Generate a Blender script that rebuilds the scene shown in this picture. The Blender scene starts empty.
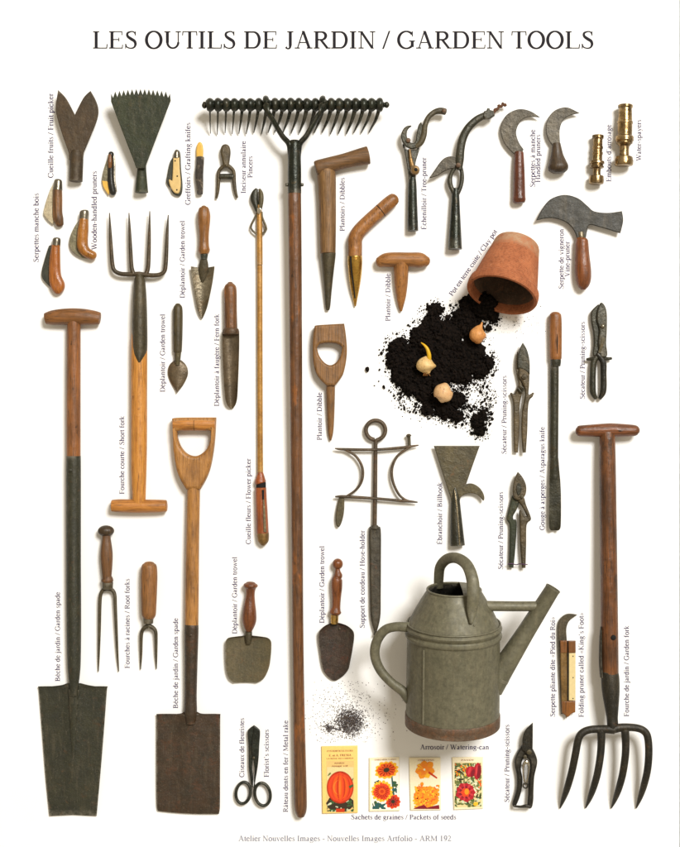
import bpy, bmesh, math, random
from mathutils import Vector, noise

# ------------------------------------------------------------------ camera, light, exposure
S = 0.002            # one picture pixel of the sheet is two millimetres
CX, CY = 340.0, 423.5
D = 1400.0           # camera height in the same units
sc = bpy.context.scene
col = sc.collection

cam_d = bpy.data.cameras.new('camera')
cam = bpy.data.objects.new('camera', cam_d)
col.objects.link(cam)
cam.location = (0, 0, D*S)
cam.rotation_euler = (0, 0, 0)
cam_d.sensor_fit = 'VERTICAL'
cam_d.sensor_height = 36
cam_d.lens = 36*D/847.0
cam_d.clip_start = 0.05
cam_d.clip_end = 60
sc.camera = cam

w = bpy.data.worlds.new('World'); sc.world = w
w.use_nodes = True
bg = w.node_tree.nodes['Background']
bg.inputs[0].default_value = (0.66, 0.57, 0.43, 1)
bg.inputs[1].default_value = 0.80

ld = bpy.data.lights.new('studio_key', 'AREA')
ld.shape = 'DISK'; ld.size = 3.0
ld.energy = 1230
ld.color = (1.0, 0.985, 0.955)
lo = bpy.data.objects.new('studio_key', ld); col.objects.link(lo)
ldir = Vector((0.38, 0.50, 1.0)).normalized()
lo.location = ldir*10.0
lo.rotation_euler = (-ldir).to_track_quat('-Z', 'Y').to_euler()

sc.view_settings.view_transform = 'Standard'
sc.view_settings.look = 'None'
sc.view_settings.exposure = 0
sc.view_settings.gamma = 1

R = random.Random(7)

# ------------------------------------------------------------------ materials
def lin(c, k=0.80):
    o = []
    for v in c:
        v = v/255.0
        v = v/12.92 if v <= 0.04045 else ((v+0.055)/1.055)**2.4
        o.append(v*k)
    return (o[0], o[1], o[2], 1)

class NT:
    def __init__(s, name):
        s.m = bpy.data.materials.new(name); s.m.use_nodes = True
        s.t = s.m.node_tree; s.n = s.t.nodes; s.l = s.t.links
        s.b = s.n['Principled BSDF']
        tc = s.n.new('ShaderNodeTexCoord'); oi = s.n.new('ShaderNodeObjectInfo')
        ml = s.n.new('ShaderNodeVectorMath'); ml.operation = 'SCALE'
        ml.inputs[0].default_value = (3.1, 7.7, 5.3)
        s.l.new(oi.outputs['Random'], ml.inputs['Scale'])
        ad = s.n.new('ShaderNodeVectorMath'); ad.operation = 'ADD'
        s.l.new(tc.outputs['Object'], ad.inputs[0]); s.l.new(ml.outputs[0], ad.inputs[1])
        s.co = ad.outputs[0]; s.raw = tc.outputs['Object']
    def mapped(s, sx, sy, sz, co=None):
        m = s.n.new('ShaderNodeMapping'); m.inputs['Scale'].default_value = (sx, sy, sz)
        s.l.new(co or s.co, m.inputs['Vector']); return m.outputs[0]
    def noise(s, scale, detail=4, rough=0.6, co=None, dist=0):
        n = s.n.new('ShaderNodeTexNoise'); n.inputs['Scale'].default_value = scale
        n.inputs['Detail'].default_value = detail; n.inputs['Roughness'].default_value = rough
        n.inputs['Distortion'].default_value = dist
        s.l.new(co or s.co, n.inputs['Vector']); return n.outputs['Fac']
    def ramp(s, fac, p0, p1, c0=(0, 0, 0, 1), c1=(1, 1, 1, 1)):
        r = s.n.new('ShaderNodeValToRGB'); e = r.color_ramp.elements
        e[0].position = p0; e[1].position = p1; e[0].color = c0; e[1].color = c1
        s.l.new(fac, r.inputs[0]); return r.outputs[0]
    def mix(s, fac, a, b, mode='MIX'):
        m = s.n.new('ShaderNodeMix'); m.data_type = 'RGBA'; m.blend_type = mode
        for v, i in ((fac, 0), (a, 6), (b, 7)):
            if isinstance(v, (int, float, tuple)): m.inputs[i].default_value = v
            else: s.l.new(v, m.inputs[i])
        return m.outputs[2]
    def bump(s, h, strength, dist):
        b = s.n.new('ShaderNodeBump'); b.inputs['Strength'].default_value = strength
        b.inputs['Distance'].default_value = dist
        s.l.new(h, b.inputs['Height']); s.l.new(b.outputs[0], s.b.inputs['Normal'])
    def color(s, c):
        if isinstance(c, tuple): s.b.inputs['Base Color'].default_value = c
        else: s.l.new(c, s.b.inputs['Base Color'])
    def set(s, metallic=0, rough=0.5, spec=0.5):
        s.b.inputs['Metallic'].default_value = metallic
        if isinstance(rough, (int, float)): s.b.inputs['Roughness'].default_value = rough
        else: s.l.new(rough, s.b.inputs['Roughness'])
        s.b.inputs['Specular IOR Level'].default_value = spec

def metal(name, base, alt, rust=None, amt=0.55, metallic=0.35, rough=(0.38, 0.62), bump=0.35, fine=240, pale=None, warm=(1.0, 0.93, 0.76), edge=0.45):
    t = NT(name)
    L = lambda c: tuple(v*w_ for v, w_ in zip(lin(c), warm))+(1,)
    c = t.mix(t.ramp(t.noise(24, 5, 0.65), 0.36, 0.64), L(base), L(alt))
    c = t.mix(t.ramp(t.noise(fine, 5, 0.7), 0.42, 0.72), c, t.mix(0.42, c, (0.006, 0.005, 0.004, 1)))
    c = t.mix(t.ramp(t.noise(fine*1.7, 3, 0.6), 0.60, 0.76), c, t.mix(0.26, c, (0.34, 0.28, 0.19, 1)))
    # long grime and wear streaks down the tool
    c = t.mix(t.ramp(t.noise(130, 5, 0.7, t.mapped(1, 0.12, 1)), 0.46, 0.76), c, t.mix(0.45, c, L(tuple(v*0.55 for v in base))))
    c = t.mix(t.ramp(t.noise(90, 5, 0.7, t.mapped(1, 0.16, 1)), 0.52, 0.78), c, t.mix(0.12, c, (0.34, 0.26, 0.16, 1)))
    if rust:
        c = t.mix(t.ramp(t.noise(50, 6, 0.72, dist=0.6), amt-0.04, amt+0.14), c, L(rust))
        c = t.mix(t.ramp(t.noise(95, 5, 0.75), 0.62, 0.72), c, t.mix(0.5, c, L(rust)))
    # fine scratches in two directions
    rot = t.n.new('ShaderNodeMapping'); rot.inputs['Rotation'].default_value = (0, 0, 0.5); rot.inputs['Scale'].default_value = (1, 0.06, 1)
    t.l.new(t.co, rot.inputs['Vector'])
    c = t.mix(t.ramp(t.noise(900, 2, 0.5, rot.outputs[0]), 0.66, 0.74), c, t.mix(0.12, c, (0.42, 0.37, 0.28, 1)))
    if pale:
        c = t.mix(t.ramp(t.noise(120, 6, 0.75, dist=0.3), 0.66, 0.76), c, t.mix(0.6, c, L(pale)))
    # rubbed edges
    ge = t.n.new('ShaderNodeNewGeometry')
    ew = t.n.new('ShaderNodeMath'); ew.operation = 'MULTIPLY'
    t.l.new(t.ramp(ge.outputs['Pointiness'], 0.53, 0.62), ew.inputs[0]); t.l.new(t.ramp(t.noise(70, 4, 0.7), 0.40, 0.62), ew.inputs[1])
    c = t.mix(ew.outputs[0], c, t.mix(edge, c, (0.40, 0.35, 0.27, 1)))
    t.color(c)
    t.set(metallic, t.ramp(t.noise(70, 4), 0.3, 0.7, (rough[0],)*3+(1,), (rough[1],)*3+(1,)), 0.5)
    ad = t.n.new('ShaderNodeMath'); ad.operation = 'MULTIPLY_ADD'
    t.l.new(t.noise(75, 3, 0.5), ad.inputs[0]); ad.inputs[1].default_value = 1.6; t.l.new(t.noise(fine, 5, 0.7), ad.inputs[2])
    t.bump(ad.outputs[0], bump, 0.0026)
    return t.m

def wood(name, light, dark, stain, axis='y', rough=0.45, stain_at=0.58, spec=0.45, worn=None, warm=(0.84, 0.80, 0.56)):
    t = NT(name)
    L = lambda c: tuple(v*w_ for v, w_ in zip(lin(c), warm))+(1,)
    a, b = 1.0, 0.045
    sc_ = {'y': (a, b, a), 'x': (b, a, a), 'd': (a*0.6, b*3, a)}[axis]
    st = {'y': (1, .45, 1), 'x': (.45, 1, 1), 'd': (1, 1, 1)}[axis]
    g = t.noise(300, 5, 0.65, t.mapped(*sc_), dist=0.4)
    c = t.mix(t.ramp(g, 0.34, 0.66), L(dark), L(light))
    dk = t.mix(0.75, c, L(tuple(v*0.75 for v in stain)))
    c = t.mix(t.ramp(t.noise(620, 3, 0.6, t.mapped(*sc_)), 0.54, 0.68), c, dk)
    c = t.mix(t.ramp(t.noise(26, 4, 0.6, t.mapped(*st)), stain_at-0.12, stain_at+0.14), c, t.mix(0.7, c, L(stain)))
    c = t.mix(t.ramp(t.noise(95, 5, 0.7, t.mapped(*st)), 0.62, 0.72), c, L(tuple(v*0.8 for v in stain)))
    c = t.mix(t.ramp(t.noise(480, 4, 0.7), 0.60, 0.72), c, t.mix(0.55, c, L(tuple(v*0.6 for v in stain))))
    if worn:
        c = t.mix(t.ramp(t.noise(30, 5, 0.7, t.mapped(*{'y': (1, .35, 1), 'x': (.35, 1, 1), 'd': (1, 1, 1)}[axis])), 0.57, 0.68), c, L(worn))
    t.color(c)
    t.set(0, t.ramp(t.noise(60, 4), 0.3, 0.7, (rough+.12,)*3+(1,), (rough-.08,)*3+(1,)), spec)
    ad = t.n.new('ShaderNodeMath'); ad.operation = 'MULTIPLY_ADD'
    t.l.new(t.noise(60, 3, 0.5), ad.inputs[0]); ad.inputs[1].default_value = 1.2; t.l.new(g, ad.inputs[2])
    t.bump(ad.outputs[0], 0.42, 0.0022)
    return t.m

def plain(name, c, rough=0.6, metallic=0.0, var=0.25, scale=120, k=0.8, bump=0.15, spec=0.3):
    t = NT(name)
    base = lin(c, k)
    dk = tuple(v*(1-var) for v in base[:3])+(1,)
    t.color(t.mix(t.ramp(t.noise(scale, 5, 0.65), 0.35, 0.65), dk, base))
    t.set(metallic, rough, spec)
    if bump: t.bump(t.noise(scale*3, 4), bump, 0.0012)
    return t.m

M = {}
M['black_green'] = metal('black_green_iron', (46, 54, 48), (30, 36, 32), (86, 78, 56), 0.66, 0.45, (0.26, 0.46))
M['rake_iron'] = metal('rake_iron', (44, 52, 44), (24, 31, 26), (92, 78, 54), 0.62, 0.5, (0.22, 0.42), 0.25)
M['fork_iron'] = metal('fork_iron', (48, 44, 34), (30, 30, 26), (98, 70, 40), 0.64, 0.35, (0.42, 0.6), 0.3)
M['short_iron'] = metal('short_fork_iron', (84, 70, 50), (62, 54, 40), (112, 80, 50), 0.6, 0.35, (0.38, 0.56), 0.3)
M['brown_iron'] = metal('brown_iron', (84, 66, 42), (66, 54, 36), (58, 44, 30), 0.56, 0.2, (0.5, 0.7), 0.3)
M['green_iron'] = metal('green_iron', (53, 61, 38), (37, 45, 28), (96, 88, 58), 0.62, 0.2, (0.5, 0.7), 0.4, pale=(130, 132, 104))
M['spade_grey'] = metal('spade_grey', (55, 56, 40), (42, 45, 33), (84, 62, 40), 0.62, 0.15, (0.45, 0.65), 0.3, pale=(104, 88, 60))
M['spade_brown'] = metal('spade_brown', (72, 54, 38), (54, 45, 32), (92, 58, 36), 0.58, 0.15, (0.42, 0.6), 0.3)
M['strap_iron'] = metal('strap_iron', (88, 80, 60), (66, 62, 48), (104, 78, 48), 0.62, 0.3, (0.42, 0.6), 0.3)
M['olive_iron'] = metal('olive_iron', (98, 90, 64), (74, 70, 52), (112, 82, 50), 0.62, 0.3, (0.40, 0.6), 0.35)
M['shear_olive'] = metal('shear_olive', (102, 88, 62), (74, 66, 48), (60, 52, 40), 0.6, 0.3, (0.36, 0.55), 0.4)
M['shear_dark'] = metal('shear_dark', (62, 62, 50), (44, 46, 38), (84, 72, 52), 0.62, 0.4, (0.32, 0.5), 0.3)
M['shear_black'] = metal('shear_black', (44, 42, 34), (28, 28, 24), (76, 64, 44), 0.64, 0.4, (0.32, 0.5), 0.3)
M['rust_handle'] = metal('rusty_handle_iron', (112, 76, 46), (78, 62, 44), (60, 52, 40), 0.6, 0.25, (0.42, 0.6), 0.3)
M['bare_steel'] = metal('worn_steel', (164, 150, 124), (112, 104, 84), (98, 78, 52), 0.64, 0.75, (0.24, 0.42), 0.25, warm=(1, .965, .88))
M['spoon_iron'] = metal('spoon_iron', (122, 106, 84), (94, 82, 66), (86, 66, 46), 0.62, 0.45, (0.3, 0.46), 0.2, warm=(1, .96, .86))
M['trowel_steel'] = metal('trowel_steel', (138, 128, 108), (98, 90, 74), (104, 80, 52), 0.60, 0.6, (0.28, 0.44), 0.3, warm=(1, .965, .88))
M['wide_trowel'] = metal('wide_trowel_iron', (110, 100, 76), (92, 88, 70), (122, 84, 48), 0.64, 0.2, (0.5, 0.66), 0.25)
M['point_trowel'] = metal('pointed_trowel_iron', (70, 52, 42), (50, 42, 34), (92, 52, 38), 0.6, 0.25, (0.45, 0.62), 0.3)
M['sickle'] = metal('sickle_steel', (84, 78, 66), (62, 58, 50), (92, 68, 46), 0.66, 0.5, (0.36, 0.52), 0.3, warm=(1, .965, .88))
M['vine_blade'] = metal('vine_blade_steel', (50, 48, 38), (36, 36, 29), (84, 72, 50), 0.70, 0.2, (0.42, 0.58), 0.2)
M['pale_blade'] = metal('pale_blade_steel', (226, 218, 200), (196, 186, 164), (112, 96, 70), 0.6, 0.25, (0.4, 0.55), 0.3)
M['grey_blade'] = metal('grey_blade_steel', (160, 156, 136), (112, 110, 94), (100, 88, 66), 0.62, 0.45, (0.34, 0.5), 0.3)
M['dark_blade'] = metal('dark_blade_steel', (62, 66, 54), (50, 54, 46), (78, 70, 52), 0.68, 0.3, (0.45, 0.6), 0.2)
M['bolster'] = metal('bolster_steel', (166, 160, 148), (104, 100, 92), (70, 62, 50), 0.66, 0.85, (0.2, 0.34), 0.1, warm=(1, .965, .88))
M['chrome'] = metal('bright_spring_steel', (220, 216, 210), (170, 168, 166), None, 0.6, 0.9, (0.14, 0.26), 0.05)
M['brass'] = metal('old_brass', (196, 162, 108), (132, 106, 68), (62, 48, 32), 0.54, 0.9, (0.16, 0.34), 0.15, warm=(1, 1, 1))
M['gold_brass'] = metal('bright_brass', (238, 196, 104), (200, 154, 74), (96, 70, 34), 0.66, 0.9, (0.20, 0.32), 0.15)
M['dull_brass'] = metal('dull_brass', (168, 132, 76), (124, 98, 58), (82, 64, 40), 0.6, 0.5, (0.32, 0.5), 0.2)
M['hose_iron'] = metal('hose_iron', (98, 80, 60), (72, 62, 50), (112, 80, 52), 0.58, 0.3, (0.42, 0.6), 0.35)
M['spike_iron'] = metal('spike_iron', (66, 60, 48), (52, 50, 42), (102, 68, 46), 0.60, 0.25, (0.45, 0.62), 0.3)
M['zinc'] = metal('weathered_zinc', (122, 118, 98), (110, 107, 88), (122, 110, 82), 0.66, 0.15, (0.46, 0.64), 0.16, fine=120, pale=(152, 148, 128), warm=(.99, .975, .90), edge=0.25)
M['zinc_rust'] = metal('rusty_zinc_band', (104, 76, 54), (84, 64, 46), (120, 80, 50), 0.56, 0.1, (0.55, 0.7), 0.4)
M['zinc_shade'] = metal('zinc_inside_shade', (30, 28, 22), (22, 21, 18), None, 0.6, 0.1, (0.6, 0.8), 0.3)  # near-black copy of the zinc, shade inside the can put into its colour
M['rod_gold'] = metal('golden_rod', (206, 158, 84), (176, 128, 62), (132, 96, 50), 0.66, 0.25, (0.28, 0.42), 0.1)

M['w_rake'] = wood('rake_wood', (138, 92, 62), (98, 64, 44), (62, 42, 30), 'y', 0.38, 0.6, worn=(164, 100, 50))
M['w_spade'] = wood('spade_wood', (178, 114, 66), (140, 88, 50), (84, 54, 34), 'y')
M['w_spade_x'] = wood('spade_grip_wood', (164, 108, 62), (124, 82, 48), (84, 56, 34), 'x')
M['w_short'] = wood('short_fork_wood', (234, 166, 86), (208, 138, 68), (138, 86, 42), 'y', 0.42, 0.66)
M['w_short_x'] = wood('short_fork_grip_wood', (226, 156, 84), (192, 124, 64), (112, 70, 38), 'x', 0.42, 0.64)
M['w_dspade'] = wood('d_spade_wood', (210, 152, 92), (178, 124, 72), (108, 72, 42), 'y', 0.45, 0.6)
M['w_fork'] = wood('fork_wood', (148, 92, 56), (106, 66, 42), (48, 32, 24), 'y', 0.36, 0.52, worn=(66, 44, 32))
M['w_fork_x'] = wood('fork_grip_wood', (148, 88, 54), (104, 62, 40), (50, 32, 24), 'x', 0.34, 0.6)
M['w_dib'] = wood('grey_dibble_wood', (164, 124, 86), (120, 88, 58), (92, 66, 44), 'y', 0.55, 0.6)
M['w_dib_x'] = wood('grey_dibble_grip_wood', (142, 102, 68), (108, 80, 54), (84, 60, 42), 'x', 0.55, 0.6)
M['w_dib2'] = wood('warm_dibble_wood', (190, 130, 78), (152, 100, 58), (100, 66, 40), 'd', 0.4, 0.62)
M['w_dib3'] = wood('tan_dibble_wood', (188, 128, 72), (158, 104, 58), (100, 66, 40), 'y', 0.48, 0.6)
M['w_dib3_x'] = wood('tan_dibble_grip_wood', (190, 130, 76), (156, 104, 60), (96, 64, 38), 'x', 0.48, 0.6)
M['w_dib4'] = wood('brown_dibble_wood', (166, 120, 78), (130, 94, 62), (84, 58, 38), 'y', 0.5, 0.62)
M['w_trowel'] = wood('trowel_wood', (186, 126, 70), (148, 98, 54), (98, 66, 38), 'y', 0.36)
M['w_red'] = wood('red_brown_wood', (162, 96, 56), (118, 68, 42), (82, 46, 30), 'y', 0.32)
M['w_sickle'] = wood('sickle_wood', (138, 70, 46), (96, 50, 36), (58, 34, 26), 'y', 0.28)
M['w_dark'] = wood('dark_wood', (92, 72, 54), (66, 52, 40), (46, 36, 30), 'y', 0.45)
M['w_olive'] = wood('olive_wood', (96, 82, 54), (72, 64, 44), (54, 48, 36), 'y', 0.5)
M['w_rootfork'] = wood('root_fork_wood', (138, 96, 66), (106, 74, 52), (74, 54, 40), 'y', 0.45)
M['w_rootfork2'] = wood('pale_root_fork_wood', (178, 124, 78), (148, 100, 62), (92, 66, 44), 'y', 0.5)
M['w_orange'] = wood('orange_wood', (198, 122, 60), (160, 92, 44), (120, 66, 34), 'y', 0.26, 0.62)
M['w_honey'] = wood('honey_wood', (206, 140, 66), (168, 104, 44), (100, 62, 32), 'y', 0.24, 0.62)
M['w_asparagus'] = wood('asparagus_wood', (180, 118, 68), (146, 92, 52), (92, 58, 36), 'y', 0.4)
M['w_picker'] = wood('picker_wood', (190, 104, 58), (156, 80, 44), (98, 54, 34), 'y', 0.32)
M['w_kingbrown'] = wood('folding_pruner_wood', (166, 106, 54), (134, 84, 42), (92, 60, 34), 'y', 0.35)
M['w_fern'] = wood('fern_fork_wood', (142, 94, 62), (108, 74, 50), (74, 54, 40), 'y', 0.36, worn=(186, 118, 54))
M['stag'] = wood('rusty_stag_wood', (190, 130, 76), (112, 78, 50), (44, 34, 28), 'y', 0.45, 0.5)
M['bone'] = plain('bone', (230, 196, 130), 0.35, 0, 0.12, 150, bump=0.08)
M['yellow_bone'] = plain('yellow_bone', (238, 190, 88), 0.35, 0, 0.12, 150, bump=0.08)
M['cream'] = plain('cream_bone', (240, 218, 160), 0.35, 0, 0.08, 150, bump=0.05)
M['mottled'] = metal('mottled_stag_horn', (72, 62, 54), (36, 32, 30), (176, 162, 146), 0.58, 0.1, (0.3, 0.5), 0.9, fine=420)
M['black'] = plain('black_groove', (22, 20, 18), 0.8, 0, 0.2)
M['dark_horn'] = plain('dark_horn', (44, 42, 36), 0.3, 0, 0.3)
M['rope'] = wood('frayed_rope', (132, 88, 66), (98, 62, 48), (70, 46, 38), 'd', 0.8)
M['violet_wire'] = plain('violet_wire', (92, 62, 92), 0.5, 0.2, 0.2)

def paper_mat():
    t = NT('white_paper')
    c = t.mix(t.ramp(t.noise(3.5, 4), 0.35, 0.7), (0.86, 0.855, 0.845, 1), (0.89, 0.885, 0.88, 1))
    t.color(c); t.set(0, 0.75, 0.15)
    t.bump(t.noise(900, 3), 0.04, 0.0006)
    return t.m
M['paper'] = paper_mat()
def terracotta():
    t = NT('terracotta')
    c = t.mix(t.ramp(t.noise(30, 5, 0.65), 0.35, 0.66), lin((186, 112, 72), .8), lin((156, 88, 54), .8))
    c = t.mix(t.ramp(t.noise(240, 5, 0.7), 0.5, 0.75), c, lin((118, 66, 42)))
    # chalky bloom in a band near the base end and in streaks
    sep = t.n.new('ShaderNodeSeparateXYZ'); t.l.new(t.raw, sep.inputs[0])
    mp = t.n.new('ShaderNodeMapRange'); mp.inputs[1].default_value = 0.088; mp.inputs[2].default_value = 0.100
    t.l.new(sep.outputs['Z'], mp.inputs[0])
    ml = t.n.new('ShaderNodeMath'); ml.operation = 'MULTIPLY'
    t.l.new(mp.outputs[0], ml.inputs[0]); t.l.new(t.ramp(t.noise(60, 5, 0.7), 0.3, 0.62), ml.inputs[1])
    c = t.mix(ml.outputs[0], c, lin((186, 150, 118)))
    c = t.mix(t.ramp(t.noise(70, 6, 0.75, dist=0.5), 0.6, 0.72), c, lin((202, 148, 112)))
    wv = t.n.new('ShaderNodeTexWave'); wv.wave_type = 'BANDS'; wv.bands_direction = 'Z'
    wv.inputs['Scale'].default_value = 95; wv.inputs['Distortion'].default_value = 2.5; wv.inputs['Detail'].default_value = 2
    t.l.new(t.raw, wv.inputs['Vector'])
    c = t.mix(t.ramp(wv.outputs['Fac'], 0.72, 0.95), c, t.mix(0.22, c, lin((214, 160, 124))))
    c = t.mix(t.ramp(t.noise(150, 6, 0.8, t.mapped(1, 1, 3)), 0.62, 0.70), c, lin((206, 164, 132)))
    c = t.mix(t.ramp(t.noise(44, 6, 0.75), 0.58, 0.72), c, t.mix(0.5, c, lin((92, 60, 40))))
    t.color(c); t.set(0, 0.85, 0.2)
    ad = t.n.new('ShaderNodeMath'); ad.operation = 'MULTIPLY_ADD'
    t.l.new(wv.outputs['Fac'], ad.inputs[0]); ad.inputs[1].default_value = 0.25; t.l.new(t.noise(260, 5, 0.7), ad.inputs[2])
    t.bump(ad.outputs[0], 0.35, 0.002)
    return t.m
M['terracotta'] = terracotta()
M['dirty_clay'] = metal('soil_stained_clay', (104, 78, 58), (70, 54, 42), (130, 88, 60), 0.6, 0.0, (0.8, 0.95), 0.4, warm=(1, .96, .9))
def soilmat():
    t = NT('dark_soil')
    c = t.mix(t.ramp(t.noise(160, 5, 0.7), 0.40, 0.66), lin((17, 14, 13), .6), lin((40, 31, 25), .6))
    c = t.mix(t.ramp(t.noise(620, 3, 0.6), 0.66, 0.72), c, lin((84, 58, 40), .6))
    t.color(c); t.set(0, 0.95, 0.08); t.bump(t.noise(600, 4), 0.6, 0.0012); return t.m
M['soil'] = soilmat()
M['soil_plain'] = plain('dark_soil', (30, 24, 22), 0.95, 0, 0.6, 200, k=0.7, bump=0.6, spec=0.08)
def seedmat():
    t = NT('mixed_seed')
    c = t.mix(t.ramp(t.noise(420, 2, 0.5), 0.40, 0.56), lin((54, 49, 54)), lin((112, 98, 88)))
    c = t.mix(t.ramp(t.noise(300, 2, 0.5), 0.58, 0.64), c, lin((96, 96, 108)))
    t.color(c); t.set(0, 0.6, 0.3); return t.m
M['seed'] = seedmat()
def bulbmat(name, a, b, c2):
    t = NT(name)
    c = t.mix(t.ramp(t.noise(50, 4), 0.35, 0.66), lin(a), lin(b))
    c = t.mix(t.ramp(t.noise(260, 5, 0.7, t.mapped(1, 0.25, 1)), 0.55, 0.75), c, lin(c2))
    t.color(c); t.set(0, 0.5, 0.35); t.bump(t.noise(300, 4), 0.2, 0.0015)
    c = t.mix(t.ramp(t.noise(420, 4, 0.7, t.mapped(1, 0.12, 1)), 0.56, 0.66), c, t.mix(0.55, c, lin((132, 84, 46))))
    c = t.mix(t.ramp(t.noise(150, 5, 0.75), 0.64, 0.70), c, lin((96, 66, 44)))
    t.color(c)
    t.b.inputs['Subsurface Weight'].default_value = 0.08
    t.b.inputs['Subsurface Radius'].default_value = (0.006, 0.004, 0.002)
    return t.m
M['bulb_pale'] = bulbmat('pale_bulb_skin', (238, 208, 148), (226, 184, 118), (180, 128, 78))
M['bulb_orange'] = bulbmat('orange_bulb_skin', (226, 160, 92), (206, 136, 72), (160, 96, 52))
M['bulb_pink'] = bulbmat('pinkish_bulb_skin', (232, 194, 142), (222, 172, 120), (176, 120, 84))
M['sprout'] = plain('yellow_sprout', (236, 186, 40), 0.4, 0, 0.2)
M['ink'] = plain('violet_grey_ink', (52, 38, 84), 0.7, 0, 0.0, k=1.0, bump=0, spec=0.1)
M['title_ink'] = plain('black_ink', (34, 32, 38), 0.7, 0, 0.0, k=1.0, bump=0, spec=0.1)
M['grey_ink'] = plain('pale_grey_ink', (134, 136, 158), 0.7, 0, 0.0, k=0.8, bump=0, spec=0.1)
def ink(name, c, var=0.10, scale=350):
    M[name] = plain(name, c, 0.5, 0, var, scale, k=1.0, bump=0, spec=0.2)
for nm, c in dict(pk_yellow=(244, 204, 120), pk_cream=(246, 232, 196), pk_white=(250, 242, 226), p_orange=(232, 92, 28), p_deep=(196, 58, 24),
                  p_dark=(58, 48, 34), p_leaf=(62, 92, 54), p_pale=(206, 212, 176), p_gold=(248, 184, 48), p_amber=(240, 146, 34),
                  p_red=(222, 70, 36), p_crimson=(176, 34, 44), p_wine=(128, 28, 40), p_olive=(112, 118, 62), p_print=(150, 86, 70),
                  p_blue=(44, 88, 84), p_tan=(226, 190, 120), p_sky=(222, 206, 150), p_flame=(240, 118, 44), p_dusk=(168, 44, 20), p_rose=(206, 60, 66), p_moss=(84, 100, 48)).items():
    ink(nm, c)
# ------------------------------------------------------------------ geometry helpers (picture pixels: x right, y down, z up)
def catmull(P, k, closed=False):
    n = len(P)
    if n < 3 or k < 2: return [tuple(p) for p in P]
    out = []
    segs = n if closed else n-1
    for i in range(segs):
        if closed: p0, p1, p2, p3 = P[(i-1) % n], P[i], P[(i+1) % n], P[(i+2) % n]
        else: p0, p1, p2, p3 = P[max(i-1, 0)], P[i], P[i+1], P[min(i+2, n-1)]
        for j in range(k):
            t = j/k; t2 = t*t; t3 = t2*t
            out.append(tuple(0.5*(2*b+(c-a)*t+(2*a-5*b+4*c-d)*t2+(3*b-a-3*c+d)*t3) for a, b, c, d in zip(p0, p1, p2, p3)))
    if not closed: out.append(tuple(P[-1]))
    return out

def outline(pts, k=5):
    """closed outline; a third element 'c' marks a sharp corner"""
    P = [(p[0], p[1]) for p in pts]; cor = [i for i, p in enumerate(pts) if len(p) > 2]
    n = len(P)
    if not cor: return catmull(P, k, True)
    out = []
    for a, b in zip(cor, cor[1:]+[cor[0]+n]):
        run = [P[i % n] for i in range(a, b+1)]
        out += catmull(run, k)[:-1]
    return out

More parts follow.
